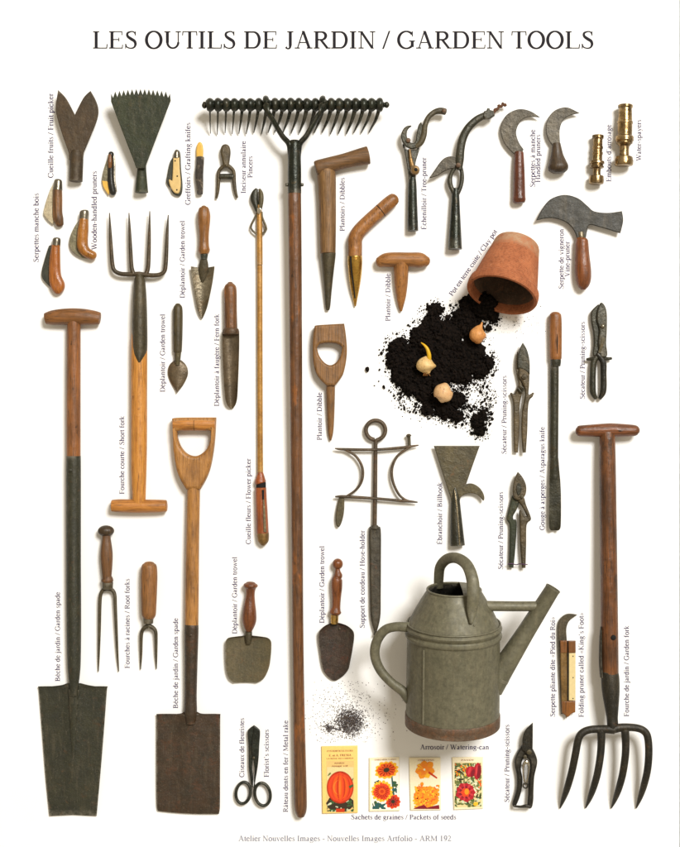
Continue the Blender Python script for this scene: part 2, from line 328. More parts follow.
class MB:
    def __init__(s): s.v = []; s.f = []
    def add(s, v, f):
        o = len(s.v); s.v += [tuple(p) for p in v]; s.f += [tuple(i+o for i in q) for q in f]; return s
    def mapz(s, fn):
        s.v = [(x, y, fn(x, y, z)) for x, y, z in s.v]; return s
    def map(s, fn):
        s.v = [fn(*p) for p in s.v]; return s
    # ---- swept tube through 3-D points with radii (r or (r_side, r_up))
    def tube(s, pts, rad, n=16, k=5, cap=0.3, closed=False):
        rows = []
        for i, p in enumerate(pts):
            r = rad[i] if isinstance(rad, list) else rad
            rx, rz = r if isinstance(r, tuple) else (r, r)
            rows.append((p[0], p[1], p[2], rx, rz))
        rows = catmull(rows, k, closed)
        P = [Vector(r[:3]) for r in rows]; m = len(P)
        T = []
        for i in range(m):
            a = P[(i-1) % m] if closed else P[max(i-1, 0)]
            b = P[(i+1) % m] if closed else P[min(i+1, m-1)]
            d = b-a
            T.append(d.normalized() if d.length > 1e-9 else (T[-1] if T else Vector((0, 1, 0))))
        ref = Vector((0, 0, 1)) if max(abs(t.z) for t in T) < 0.93 else Vector((0, 1, 0.02)).normalized()
        rings = []
        if not closed and cap:
            q = []
            for e in (0, -1):
                r = rows[e]; d = T[e]*(1 if e else -1)
                L = min(r[3], r[4])*cap
                st = [(0.5, 0.87), (0.87, 0.5), (1.0, 0.12)]
                q.append([(P[e]+d*L*a, T[e], r[3]*b, r[4]*b) for a, b in st])
            seq = q[0][::-1]+[(P[i], T[i], rows[i][3], rows[i][4]) for i in range(m)]+q[1]
        else:
            seq = [(P[i], T[i], rows[i][3], rows[i][4]) for i in range(m)]
        v = []; f = []
        for (p, t, rx, rz) in seq:
            side = t.cross(ref).normalized(); up = side.cross(t).normalized()
            for j in range(n):
                a = 2*math.pi*j/n
                v.append(tuple(p+side*(math.cos(a)*rx)+up*(math.sin(a)*rz)))
        m = len(seq)
        for i in range(m if closed else m-1):
            for j in range(n):
                a = i*n+j; b = i*n+(j+1) % n; c = ((i+1) % m)*n+(j+1) % n; d = ((i+1) % m)*n+j
                f.append((a, b, c, d))
        if not closed:
            f.append(tuple(range(n))[::-1]); f.append(tuple((m-1)*n+j for j in range(n)))
        return s.add(v, f)
    # ---- turned piece: rows (pos, lo, hi) along y (or along x)
    def turned(s, rows, zc=None, sq=1.0, axis='y', k=4, cap=0.3, n=20, z1=None):
        pts = []; rad = []
        for i, (p, a, b) in enumerate(rows):
            r = abs(b-a)/2.0; c = (a+b)/2.0
            z = (r*sq if zc is None else zc)
            if z1 is not None and zc is not None:
                z = zc+(z1-zc)*(p-rows[0][0])/(rows[-1][0]-rows[0][0])
            pts.append((c, p, z) if axis == 'y' else (p, c, z)); rad.append((r, r*sq))
        return s.tube(pts, rad, n, k, cap)
    # ---- flat plate from an outline (with holes)
    def plate(s, out, z0, z1, bev=0.6, holes=(), k=5, bres=2):
        cu = bpy.data.curves.new('tmp', 'CURVE'); cu.dimensions = '2D'; cu.fill_mode = 'BOTH'
        for ln in [out]+list(holes):
            P = outline(ln, k)
            sp = cu.splines.new('POLY'); sp.points.add(len(P)-1); sp.use_cyclic_u = True
            for q, p in zip(sp.points, P): q.co = (p[0], -p[1], 0, 1)
        bev = min(bev, (z1-z0)/2*0.98)
        cu.extrude = (z1-z0)/2-bev; cu.bevel_depth = bev; cu.bevel_resolution = bres; cu.offset = -bev
        ob = bpy.data.objects.new('tmp', cu); col.objects.link(ob)
        dg = bpy.context.evaluated_depsgraph_get(); dg.update()
        me = bpy.data.meshes.new_from_object(ob.evaluated_get(dg))
        v = [(q.co.x, -q.co.y, q.co.z+(z0+z1)/2) for q in me.vertices]
        f = [tuple(p.vertices) for p in me.polygons]
        bpy.data.objects.remove(ob); bpy.data.curves.remove(cu); bpy.data.meshes.remove(me)
        return s.add(v, f)
    # ---- lofted sheet: rows (y, xl, xr); z(u, t) height of the top face
    def loft(s, rows, zf, t=2.0, nx=20, k=5, edge=0.5, ys=None):
        rows = catmull(rows, k); m = len(rows); v = []; f = []
        for side in (0, 1):
            for i, (y, xl, xr) in enumerate(rows):
                for j in range(nx+1):
                    u = -1+2*j/nx
                    z = zf(u, i/(m-1))
                    yy = y+(ys(u, i/(m-1)) if ys else 0)
                    tt = t*(edge+(1-edge)*min(1, (1-abs(u))*6))
                    v.append(((xl+xr)/2+(xr-xl)/2*u, yy, z if side == 0 else z-tt))
        W = nx+1; B = m*W
        for i in range(m-1):
            for j in range(nx):
                a, b, c, d = i*W+j, i*W+j+1, (i+1)*W+j+1, (i+1)*W+j
                f.append((a, b, c, d)); f.append((B+a, B+d, B+c, B+b))
        ring = [j for j in range(W)]+[i*W+nx for i in range(1, m)]+[(m-1)*W+j for j in range(nx-1, -1, -1)]+[i*W for i in range(m-2, 0, -1)]
        for a, b in zip(ring, ring[1:]+ring[:1]): f.append((a, a+B, b+B, b))
        return s.add(v, f)
    def ball(s, c, rx, ry, rz, n=16, m=10):
        v = []; f = []
        for i in range(1, m):
            a = math.pi*i/m
            for j in range(n):
                b = 2*math.pi*j/n
                v.append((c[0]+rx*math.sin(a)*math.cos(b), c[1]+ry*math.sin(a)*math.sin(b), c[2]+rz*math.cos(a)))
        for i in range(m-2):
            for j in range(n): f.append((i*n+j, i*n+(j+1) % n, (i+1)*n+(j+1) % n, (i+1)*n+j))
        v.append((c[0], c[1], c[2]+rz)); v.append((c[0], c[1], c[2]-rz)); L = len(v)
        for j in range(n):
            f.append((L-2, (j+1) % n, j)); f.append((L-1, (m-2)*n+j, (m-2)*n+(j+1) % n))
        return s.add(v, f)
    def rivet(s, x, y, r, z0, z1):
        return s.tube([(x, y, z0), (x, y, z1)], [r, r], 14, 1, 0.4)

def mesh_of(name, mb, origin, k, mat, ang=35, smooth=True):
    me = bpy.data.meshes.new(name)
    vv = [((x-origin[0])*k*S, -(y-origin[1])*k*S, z*S) for x, y, z in mb.v]
    me.from_pydata(vv, [], mb.f)
    bm = bmesh.new(); bm.from_mesh(me)
    bmesh.ops.recalc_face_normals(bm, faces=bm.faces)
    bm.to_mesh(me); bm.free()
    if smooth:
        me.shade_smooth(); me.set_sharp_from_angle(angle=math.radians(ang))
    me.materials.append(M[mat] if isinstance(mat, str) else mat)
    return me

class Thing:
    """an Empty at the thing's place on the sheet; .part() adds its parts"""
    def __init__(s, name, label, cat, at, lift=6, group=None):
        s.at = at; s.k = 1-lift/D
        o = bpy.data.objects.new(name, None); col.objects.link(o)
        o.empty_display_size = 0.02
        o.location = ((at[0]-CX)*s.k*S, -(at[1]-CY)*s.k*S, 0)
        o['label'] = label; o['category'] = cat
        if group: o['group'] = group
        s.o = o
    def part(s, name, mb, mat, parent=None, label=None, ang=35, smooth=True):
        ob = bpy.data.objects.new(name, mesh_of(name, mb, s.at, s.k, mat, ang, smooth))
        col.objects.link(ob); ob.parent = parent or s.o
        if label: ob['label'] = label
        return ob
def single(name, label, cat, at, mb, mat, lift=2, group=None, kind=None, ang=35, smooth=True):
    k = 1-lift/D
    ob = bpy.data.objects.new(name, mesh_of(name, mb, at, k, mat, ang, smooth)); col.objects.link(ob)
    ob.location = ((at[0]-CX)*k*S, -(at[1]-CY)*k*S, 0)
    if label: ob['label'] = label
    if cat: ob['category'] = cat
    if group: ob['group'] = group
    if kind: ob['kind'] = kind
    return ob

# ------------------------------------------------------------------ a small roman printing face, drawn stroke by stroke
def gV(x, y0, y1, w): return [(x-w/2, y0), (x+w/2, y0), (x+w/2, y1), (x-w/2, y1)]
def gH(x0, x1, y, h): return [(x0, y-h/2), (x1, y-h/2), (x1, y+h/2), (x0, y+h/2)]
def gL(x0, y0, x1, y1, w): return [(x0-w/2, y0), (x0+w/2, y0), (x1+w/2, y1), (x1-w/2, y1)]
def gA(cx, cy, rx, ry, a0, a1, tn, tk, n=16):
    q = []; inn = []
    for i in range(n+1):
        a = math.radians(a0+(a1-a0)*i/n); c, s_ = math.cos(a), math.sin(a)
        wd = tn+(tk-tn)*abs(c)**1.3
        q.append((cx+c*(rx+wd/2), cy+s_*(ry+wd/2))); inn.append((cx+c*(rx-wd/2), cy+s_*(ry-wd/2)))
    return ('strip', q, inn)
def gP(pts, k=5):
    P = catmull(pts, k); q = []; inn = []
    for i, (x, y, wd) in enumerate(P):
        a = P[max(i-1, 0)]; b = P[min(i+1, len(P)-1)]
        dx, dy = b[0]-a[0], b[1]-a[1]; L = math.hypot(dx, dy) or 1
        q.append((x-dy/L*wd/2, y+dx/L*wd/2)); inn.append((x+dy/L*wd/2, y-dx/L*wd/2))
    return ('strip', q, inn)
def gD(x, y, r): return [(x+r*math.cos(i*math.pi/6), y+r*math.sin(i*math.pi/6)) for i in range(12)]
def sf(x, y, wd, h=42): return gH(x-wd/2, x+wd/2, y+(h/2 if y < 300 else -h/2), h)
C, T_, c_, t_ = 116, 58, 112, 68     # thick / thin strokes, capitals and small letters
UP, XH, AS, DS = 662, 450, 683, -210
def stem(x, y0, y1, wd, foot=1, head=1, ft=190):
    r = [gV(x, y0, y1, wd)]
    if foot: r.append(sf(x, y0, ft) if y0 >= 0 else gH(x-ft/2, x+ft/2, y0+17, 34))
    if head == 1: r.append(sf(x, y1, ft))
    if head == 2: r.append([(x-wd/2-62, y1-70), (x, y1-52), (x+wd/2, y1), (x-wd/2+22, y1)])
    return r
def bowl(x0, x1, yb, yt, wd=C):
    cy, ry = (yb+yt)/2, (yt-yb)/2-T_/2
    return [gH(x0, x0+(x1-x0)*0.45, yt-T_/2, T_), gH(x0, x0+(x1-x0)*0.45, yb+T_/2, T_), gA(x0+(x1-x0)*0.45, cy, (x1-x0)*0.55-wd/2, ry, -90, 90, T_, wd)]
def o_(cx, rx, cy=225, ry=235, tk=c_): return [gA(cx, cy, rx, ry-10, 0, 360, t_, tk, 32)]
def arch(x0, x1, y0=0, wd=c_):
    return [gA((x0+x1)/2+14, 330, (x1-x0)/2-14, 108, 0, 150, t_, wd), gV(x1, 0, 335, wd), sf(x1, 0, 180)]
def acute(x): return [gL(x-45, 520, x+50, 680, 62)]
def grave(x): return [gL(x+45, 520, x-50, 680, 62)]
def circ(x): return [gL(x-80, 520, x, 670, 46), gL(x+80, 520, x, 670, 46)]
def e_(): return [gA(225, 230, 160, 215, 20, 330, t_, c_, 26), gH(80, 390, 272, 40), gA(225, 265, 150, 180, 0, 25, t_, 60, 4)]
def a_(): return [gP([(75, 350, 60), (130, 425, 50), (215, 435, 46), (285, 360, c_), (285, 100, c_), (335, 25, 52), (410, 45, 36)]), gP([(285, 275, 40), (130, 205, 56), (85, 110, c_), (150, 25, 62), (285, 90, 40)])]
def E_(): return stem(165, 0, UP, C, 1, 1, 230)+[gH(165, 560, UP-18, 36), gH(165, 575, 18, 36), gH(165, 440, 345, 36), gV(548, UP-150, UP, 34), gL(575, 150, 560, 0, 36), gV(432, 270, 420, 34)]
def build_font():
    F = {}
    F[' '] = (250, [])
    F['A'] = (722, [gL(130, 0, 352, 674, 50), gL(350, 674, 595, 0, 112), gH(200, 490, 232, 40), sf(125, 0, 200), sf(600, 0, 225)])
    F['B'] = (667, stem(155, 0, UP, C, 1, 1, 230)+bowl(155, 540, 345, UP)+bowl(155, 600, 0, 365))
    F['C'] = (667, [gA(360, 331, 290, 325, 42, 322, T_, C, 28), gV(592, 450, 660, 40)])
    F['D'] = (722, stem(165, 0, UP, C, 1, 1, 240)+bowl(165, 690, 0, UP))
    F['E'] = (611, E_()); F['É'] = (611, E_()+[gL(280, 700, 380, 850, 62)])
    F['F'] = (556, stem(165, 0, UP, C, 1, 1, 250)+[gH(165, 530, UP-18, 36), gH(165, 430, 335, 36), gV(520, UP-150, UP, 34), gV(425, 262, 410, 34)])
    F['G'] = (722, [gA(370, 331, 300, 325, 42, 318, T_, C, 28), gV(602, 460, 660, 40), gV(600, 60, 300, C), sf(590, 310, 230)])
    F['H'] = (722, stem(155, 0, UP, C, 1, 1, 230)+stem(567, 0, UP, C, 1, 1, 230)+[gH(155, 567, 340, 38)])
    F['I'] = (333, stem(166, 0, UP, C, 1, 1, 250))
    F['J'] = (389, [gV(245, 120, UP, C), sf(245, UP, 240), gP([(245, 140, C), (225, 30, 80), (140, -5, 50), (70, 60, 90)])])
    F['K'] = (722, stem(155, 0, UP, C, 1, 1, 230)+[gL(200, 300, 560, UP, 50), gL(270, 370, 600, 0, 120), sf(560, UP, 220), sf(605, 0, 230)])
    F['L'] = (611, stem(165, 0, UP, C, 1, 1, 240)+[gH(165, 575, 18, 36), gL(590, 170, 568, 0, 40)])
    F['M'] = (889, [gL(150, 0, 150, UP, 46), gL(160, UP, 440, 60, 110), gL(440, 40, 715, UP, 46), gV(735, 0, UP, C), sf(150, 0, 200), sf(735, 0, 230), sf(130, UP, 180), sf(755, UP, 190)])
    F['N'] = (722, [gV(145, 0, UP, 46), gL(140, UP, 590, 0, 110), gV(590, 0, UP, 46), sf(145, 0, 200), sf(120, UP, 190), sf(590, UP, 210)])
    F['O'] = (722, [gA(361, 331, 282, 325, 0, 360, T_, C+6, 36)])
    F['P'] = (556, stem(155, 0, UP, C, 1, 1, 240)+bowl(155, 545, 290, UP))
    F['R'] = (667, stem(155, 0, UP, C, 1, 1, 230)+bowl(155, 560, 310, UP)+[gL(315, 335, 580, 0, 112), sf(595, 0, 190)])
    Sc = [(455, 540, 40), (400, 630, 46), (290, 648, 48), (155, 590, 84), (160, 470, 100), (290, 370, 116), (420, 285, 112), (460, 160, 100), (400, 45, 66), (270, 12, 46), (130, 60, 46), (80, 180, 40)]
    F['S'] = (556, [gP(Sc), gV(458, 490, 660, 34), gV(80, 0, 190, 34)])
    F['T'] = (611, [gV(305, 0, UP, C), sf(305, 0, 240), gH(35, 577, UP-18, 36), gL(30, UP-160, 45, UP, 38), gL(582, UP-160, 567, UP, 38)])
    F['U'] = (722, [gV(165, 220, UP, C), sf(165, UP, 240), gV(585, 220, UP, 46), sf(585, UP, 210), gA(375, 240, 210, 222, 180, 360, T_+6, 90, 20)])
    F['V'] = (722, [gL(140, UP, 375, 0, 112), gL(375, 0, 590, UP, 50), sf(140, UP, 220), sf(595, UP, 190)])
    F['W'] = (944, [gL(110, UP, 310, 0, 108), gL(310, 0, 490, UP, 48), gL(440, UP, 660, 0, 108), gL(660, 0, 845, UP, 48), sf(110, UP, 210), sf(450, UP, 180), sf(850, UP, 170)])
    F['a'] = (444, a_()); F['à'] = (444, a_()+grave(200)); F['â'] = (444, a_()+circ(205))
    F['b'] = (500, stem(120, 0, AS, c_, 0, 2)+[gA(275, 225, 155, 215, -150, 150, t_, c_, 26)])
    F['c'] = (444, [gA(235, 225, 165, 215, 48, 325, t_, c_, 26), gD(350, 360, 52)])
    F['d'] = (500, stem(375, 0, AS, c_, 0, 2)+[gA(220, 225, 155, 215, 30, 330, t_, c_, 26), gH(375, 490, 18, 36)])
    F['e'] = (444, e_()); F['é'] = (444, e_()+acute(220)); F['è'] = (444, e_()+grave(220)); F['ê'] = (444, e_()+circ(220))
    F['f'] = (333, [gV(145, 0, 540, c_), sf(145, 0, 210), gH(30, 300, 430, 40), gP([(145, 520, c_), (165, 630, 70), (240, 665, 46), (330, 620, 70)])])
    F['g'] = (500, [gA(230, 300, 130, 140, 0, 360, t_, c_-6, 26), gH(310, 470, 425, 44), gP([(150, 185, 44), (105, 105, 60), (200, 55, 70), (390, 25, 76), (440, -75, 62), (330, -185, 46), (170, -200, 46), (60, -130, 60), (110, -30, 40), (190, 30, 36)])])
    F['h'] = (500, stem(125, 0, AS, c_, 1, 2, 190)+arch(125, 380))
    F['i'] = (278, stem(142, 0, 455, c_, 1, 2, 210)+[gD(140, 610, 58)])
    F['j'] = (278, stem(150, -60, 455, c_, 0, 2)+[gD(150, 610, 58), gP([(150, -50, c_), (130, -160, 70), (50, -205, 46), (-30, -170, 56)])])
    F['k'] = (500, stem(125, 0, AS, c_, 1, 2, 190)+[gL(165, 215, 375, XH-15, 44), gL(215, 275, 410, 0, 96), sf(375, XH, 170), sf(420, 0, 180)])
    F['l'] = (278, stem(140, 0, AS, c_, 1, 2, 210))
    F['m'] = (778, stem(125, 0, 455, c_, 1, 2, 190)+arch(125, 390)+arch(390, 655))
    F['n'] = (500, stem(125, 0, 455, c_, 1, 2, 190)+arch(125, 380))
    F['o'] = (500, o_(250, 175))
    F['p'] = (500, stem(120, DS, 455, c_, 1, 2, 210)+[gA(275, 225, 155, 215, -150, 150, t_, c_, 26)])
    F['q'] = (500, stem(380, DS, 450, c_, 1, 0, 190)+[gA(220, 225, 155, 215, 30, 330, t_, c_, 26)])
    F['r'] = (333, stem(125, 0, 455, c_, 1, 2, 210)+[gP([(140, 330, 44), (200, 420, 56), (260, 430, 70), (325, 395, 80)])])
    F['s'] = (389, [gP([(320, 350, 40), (270, 425, 44), (185, 437, 46), (95, 385, 72), (130, 285, 80), (240, 220, 86), (315, 130, 78), (270, 35, 50), (175, 15, 44), (80, 55, 44), (55, 140, 38)])])
    F['t'] = (278, [gV(130, 90, 560, c_), gH(25, 265, 430, 40), gP([(130, 110, c_), (150, 30, 68), (215, 15, 46), (280, 60, 36)])])
    F['u'] = (500, [gV(120, 140, XH, c_), gH(20, 130, XH-20, 40), gP([(120, 150, c_), (145, 45, 70), (220, 18, 50), (300, 45, 40), (375, 110, 36)]), gV(375, 0, XH, c_), gH(280, 380, XH-20, 40), gH(375, 480, 18, 36)])
    F['v'] = (500, [gL(90, XH, 255, 0, 92), gL(255, 0, 400, XH, 44), sf(95, XH, 180), sf(405, XH, 160)])
    F['w'] = (722, [gL(85, XH, 240, 0, 88), gL(240, 0, 365, XH, 44), gL(350, XH, 510, 0, 88), gL(510, 0, 630, XH, 44), sf(90, XH, 170), sf(350, XH, 150), sf(640, XH, 150)])
    F['y'] = (500, [gL(90, XH, 265, 0, 92), gP([(410, XH, 44), (255, 0, 46), (190, -150, 50), (120, -205, 50), (50, -180, 70)]), sf(95, XH, 180), sf(410, XH, 160)])
    F['x'] = (500, [gL(105, XH, 385, 0, 96), gL(390, XH, 105, 0, 46), sf(105, XH, 180), sf(395, XH, 160), sf(100, 0, 170), sf(390, 0, 180)])
    F['z'] = (444, [gH(45, 400, XH-20, 40), gH(45, 410, 20, 40), gL(90, 20, 350, XH-20, 96)])
    F['/'] = (300, [gL(20, -14, 270, 676, 68)])
    F['-'] = (333, [gH(40, 295, 225, 84)])
    F["'"] = (300, [gD(150, 610, 55), gL(120, 470, 170, 620, 40)])
    F['.'] = (250, [gD(125, 50, 56)])
    F['«'] = (480, [gP([(235, 400, 50), (70, 225, 50), (235, 50, 50)], 1), gP([(420, 400, 50), (255, 225, 50), (420, 50, 50)], 1)])
    F['»'] = (480, [gP([(60, 400, 50), (225, 225, 50), (60, 50, 50)], 1), gP([(245, 400, 50), (410, 225, 50), (245, 50, 50)], 1)])
    F['1'] = (500, stem(255, 0, 676, c_, 1, 2, 240))
    F['9'] = (500, [gA(245, 450, 150, 215, 0, 360, t_, c_, 28), gP([(395, 440, c_), (370, 220, 80), (260, 70, 60), (70, 0, 30)])])
    F['2'] = (500, [gP([(50, 520, 50), (130, 640, 60), (260, 650, 60), (345, 530, 88), (300, 350, 70), (60, 40, 50)]), gH(50, 450, 38, 76)])
    return F
FONT = build_font()

def text_mb(txt, p0, p1, z=0.3, hs=None, squash=1.0):
    """letters set from point p0 to point p1 (baseline ends)"""
    dx, dy = p1[0]-p0[0], p1[1]-p0[1]; L = math.hypot(dx, dy)
    W = sum(FONT[ch][0] for ch in txt)
    su = L/W; sv = (hs/1000.0 if hs else su)*squash
    ux, uy = dx/L, dy/L; vx, vy = uy, -ux         # v: up from the baseline in a y-down plane
    mb = MB(); pen = 0; n = 0
    def pt(x, y): return (p0[0]+ux*(pen+x)*su+vx*y*sv, p0[1]+uy*(pen+x)*su+vy*y*sv)
    for ch in txt:
        wd, prims = FONT[ch]
        for pr in prims:
            zz = z+0.011*(n % 7); n += 1
            if pr[0] == 'strip':
                a, b = pr[1], pr[2]; v = []; f = []
                for q, r in zip(a, b): v += [pt(*q)+(zz,), pt(*r)+(zz,)]
                for i in range(len(a)-1): f.append((2*i, 2*i+1, 2*i+3, 2*i+2))
                mb.add(v, f)
            else:
                mb.add([pt(*q)+(zz,) for q in pr], [tuple(range(len(pr)))])
        pen += wd
    return mb

# ------------------------------------------------------------------ the sheet and its printing
mb = MB().plate([(-1500, -1500, 'c'), (2200, -1500, 'c'), (2200, 2300, 'c'), (-1500, 2300, 'c')], -60, -4, 1)
single('table_surface', None, None, (CX, CY), mb, plain('grey_table', (190, 194, 192), 0.7), 0, None, 'structure')
mb = MB().plate([(-40, -60, 'c'), (679.2, -60, 'c'), (679.2, 907, 'c'), (-40, 907, 'c')], -3, 0, 0.2, k=1)
sheet = single('paper_ground', None, None, (CX, CY), mb, 'paper', 0, None, 'structure', smooth=False)
def caption(txt, p0, p1, mat='ink', hs=None, squash=1.0):
    tm = text_mb(txt, p0, p1, 0.25, hs, squash)
    me = mesh_of('printed_caption', tm, (CX, CY), 1.0, mat, smooth=False)
    for p in me.polygons:
        if p.normal.z < 0: p.flip()
    ob = bpy.data.objects.new('printed_caption', me); col.objects.link(ob); ob.parent = sheet
    return ob
caption('LES OUTILS DE JARDIN / GARDEN TOOLS', (92, 48.6), (594.5, 48.6), 'title_ink', hs=26.2)
def vcap(txt, x, y0, y1, **k): caption(txt, (x, y0), (x, y1), **k)
for a in [('Cueille fruits / Fruit picker', 53.3, 178, 93.5), ('Serpettes manche bois', 38.7, 262.5, 193), ('Wooden-handled pruners', 96.8, 250, 171),
          ('Greffoirs / Grafting knifes', 190.5, 205, 122.5), ('Inciseur annulaire', 245.8, 193.5, 141), ('Pincers', 252.6, 178, 156),
          ('Plantoirs / Dibbles', 344.6, 231.3, 177.5), ('Échenilloir / Tree-pruner', 426.3, 229.8, 157.5), ('Serpettes à manche', 535, 187.5, 129.5),
          ('Handled pruners', 540.3, 182.5, 134.5), ("Embouts d'arrosage", 611, 182, 124.5), ('Water-spayers', 641, 161, 119.5),
          ('Serpette de vigneron', 563.6, 289.3, 229), ('Vine-pruner', 569.5, 277, 241.5), ('Plantoir / Dibble', 390.2, 321.3, 273.5),
          ('Déplantoir / Garden trowel', 184.8, 298.3, 220.6), ('Déplantoir / Garden trowel', 165, 392.3, 314), ('Déplantoir à faugère / Fern fork', 219, 406.5, 314),
          ('Plantoir / Dibble', 321.8, 440.3, 392.3), ('Cueille fleurs / Flower picker', 250.8, 544.3, 458.5), ('Fourche courte / Short fork', 124.3, 494.3, 416),
          ('Bêche de jardin / Garden spade', 60, 681.5, 592), ('Fourches à racines / Root forks', 129.6, 668.5, 578.5), ('Bêche de jardin / Garden spade', 178, 708.5, 618),
          ('Déplantoir / Garden trowel', 237, 634, 556.7), ('Déplantoir / Garden trowel', 324.3, 623.3, 545.8), ('Support de cordeau / Hose-holder', 364.6, 628.3, 530.3),
          ('Ébranchoir / Billhook', 442, 544.6, 482.3), ('Sécateur / Pruning-scissors', 506.5, 454.3, 375.5), ('Sécateur / Pruning-scissors', 584.7, 399.3, 321.6),
          ('Sécateur / Pruning-scissors', 503, 569.6, 491.6), ('Sécateur / Pruning-scissors', 509.2, 802.5, 724.4), ('Gouge à asperges / Asparagus knife', 544.5, 530.3, 426.8),
          ('Serpette pliante dite «Pied du Roi»', 554.9, 717, 616.6), ("Folding pruner called «King's Foot»", 583.5, 717.3, 612.4), ('Fourche de jardin / Garden fork', 628.8, 716.7, 625.6),
          ('Ciseaux de fleuristes', 244.2, 777.3, 717.8), ("Florist's scissors", 268.8, 777.3, 729.3), ('Râteau dents en fer / Metal rake', 288, 812.3, 720.3)]:
    vcap(*a)
caption('Pot en terre cuite / Clay pot', (452.3, 296.5), (497.6, 231.6))
caption('Arrosoir / Watering-can', (420, 749.4), (489, 749.4))
caption('Sachets de graines / Packets of seeds', (350.8, 819.3), (456.3, 819.3))
caption('Atelier Nouvelles Images - Nouvelles Images Artfolio - ARM 192', (238.3, 841), (451.6, 841), 'grey_ink')
# ================================================================== THE TOOLS
TROWELS = 'garden trowels'; SHEARS = 'pruning shears'; DIBBLES = 'dibbles'; POCKET = 'wooden-handled folding pruners'

# ---- swallow-tailed fruit picker
t = Thing('fruit_picker', 'brown iron fruit picker with a swallow-tail blade and short tube socket', 'fruit picker', (77, 150), 9)
pl = MB().plate([(59, 91, 'c'), (67, 99.5), (75.4, 115.5, 'c'), (84, 99), (91.3, 91.8, 'c'), (96.3, 101), (98.8, 110), (97.5, 120), (91, 136), (83.8, 152.5, 'c'), (83, 160, 'c'), (69, 160, 'c'), (68.8, 152.5, 'c'), (62, 133), (57, 115), (56.7, 105)], 7, 10, 0.8)
t.part('blade', pl.mapz(lambda x, y, z: z+4*(160-y)/70), 'brown_iron')
t.part('socket', MB().turned([(150, 71, 81.5), (156, 69.4, 83.0), (170, 69.0, 82.6), (181, 68.8, 82.2)], 7, 0.95, cap=0.08), 'brown_iron')

# ---- toothed fan picker
t = Thing('toothed_fruit_picker', 'dark green iron fan with a saw-toothed top edge on a narrow socket', 'fruit picker', (140, 150), 16)
top = []
N = 14
for i in range(N+1):
    u = i/N; x = 112.2+(170.8-112.2)*u; y = 98.3-3.2*math.sin(math.pi*u)
    if i: top.append((x-2.1, y+1.2, 'c'))
    top.append((x, y-4.6+(1.5 if i in (0, N) else 0), 'c'))
    if i < N: top.append((x+2.1, y+1.2, 'c'))
pl = MB().plate(top+[(171.5, 102, 'c'), (160, 130, 'c'), (146.8, 163, 'c'), (145, 168, 'c'), (136, 168, 'c'), (134.5, 163, 'c'), (122, 130, 'c'), (112, 103, 'c')], 14, 16, 0.6, k=1)
t.part('toothed_blade', pl.mapz(lambda x, y, z: z+7*(168-y)/70), 'green_iron')
t.part('socket', MB().turned([(158, 136.8, 144.2), (163, 136.2, 144.9), (170, 135.8, 145.2), (182, 134.5, 146.2), (191, 133.8, 147)], 7.5, 0.95, cap=0.05, z1=7), 'green_iron')

# ---- small folding knives at the top left
def blade(out, z0, z1, b=0.5): return MB().plate(out, z0, z1, b)
t = Thing('folding_pruner', 'folding pruner with a rusty mottled handle and pale curved blade', 'pruning knife', (56, 205), 4, POCKET)
t.part('blade', blade([(53.5, 184.5, 'c'), (50.7, 188.3), (46.3, 200.9), (43.6, 212), (44.6, 216), (48, 220.5), (53, 224.5, 'c'), (56, 210, 'c'), (56, 190, 'c')], 2.2, 4.2), 'pale_blade')
t.part('handle', MB().tube([(57.6, 189, 4.5), (57.7, 200, 4.5), (57.6, 212, 4.5), (58.6, 219.5, 4.5), (60, 224.5, 4.2)], [(4.6, 4.4), (4.8, 4.5), (4.9, 4.5), (5, 4.3), (3.9, 3.4)], cap=0.7), 'stag')
t.part('bolster', MB().turned([(180.2, 54.9, 61.7), (182, 54.1, 62.3), (190, 53.0, 62.6)], 4.6, 0.95, cap=0.35), 'bolster')

t = Thing('folding_pruner', 'honey coloured folding pruner with hooked butt and grey scalloped blade', 'pruning knife', (82, 235), 5, POCKET)
t.part('blade', blade([(80, 218.5, 'c'), (74.7, 225.9), (70.2, 236), (69.2, 244.4), (72.4, 251.8), (80.3, 257.2), (88, 258.5, 'c'), (84, 240, 'c')], 2.5, 4.6), 'grey_blade')
t.part('handle', MB().tube([(84.2, 218.5, 6), (83.4, 229, 6), (82.6, 240, 6), (83.2, 247.5, 6), (87, 252.7, 6), (93.3, 255.8, 5.6)], [(4.5, 4.6), (5.4, 5.3), (5.6, 5.4), (5.6, 5.4), (5, 5), (4.4, 4.2)], cap=0.8), 'w_honey')
t.part('bolster', MB().turned([(211.2, 80.3, 88.6), (213, 79.8, 89.2), (219.5, 79.4, 88.8)], 6, 0.98, cap=0.3), 'bolster')

t = Thing('folding_pruner', 'smooth orange folding pruner with a dark green blade', 'pruning knife', (54, 265), 4, POCKET)
t.part('blade', blade([(52, 244.6, 'c'), (48.9, 245.7, 'c'), (44.4, 260.3), (41.6, 272.5), (43.2, 279.5), (50.6, 287.4, 'c'), (54, 275, 'c'), (54, 250, 'c')], 2.4, 4.4), 'dark_blade')
t.part('handle', MB().plate([(52.2, 244.5, 'c'), (60.3, 244.5, 'c'), (60.6, 263), (61.4, 275), (64.9, 283.5), (64.2, 290), (59.8, 294.2), (54.6, 293), (50, 284.5), (49.2, 272), (50.2, 256.3)], 0.5, 9.5, 4.2, bres=4), 'w_orange')
t.part('bolster', MB().turned([(238.6, 53.4, 60.4), (240, 52.8, 60.9), (245.8, 52.2, 60.6)], 4.8, 1.0, cap=0.3), 'bolster')

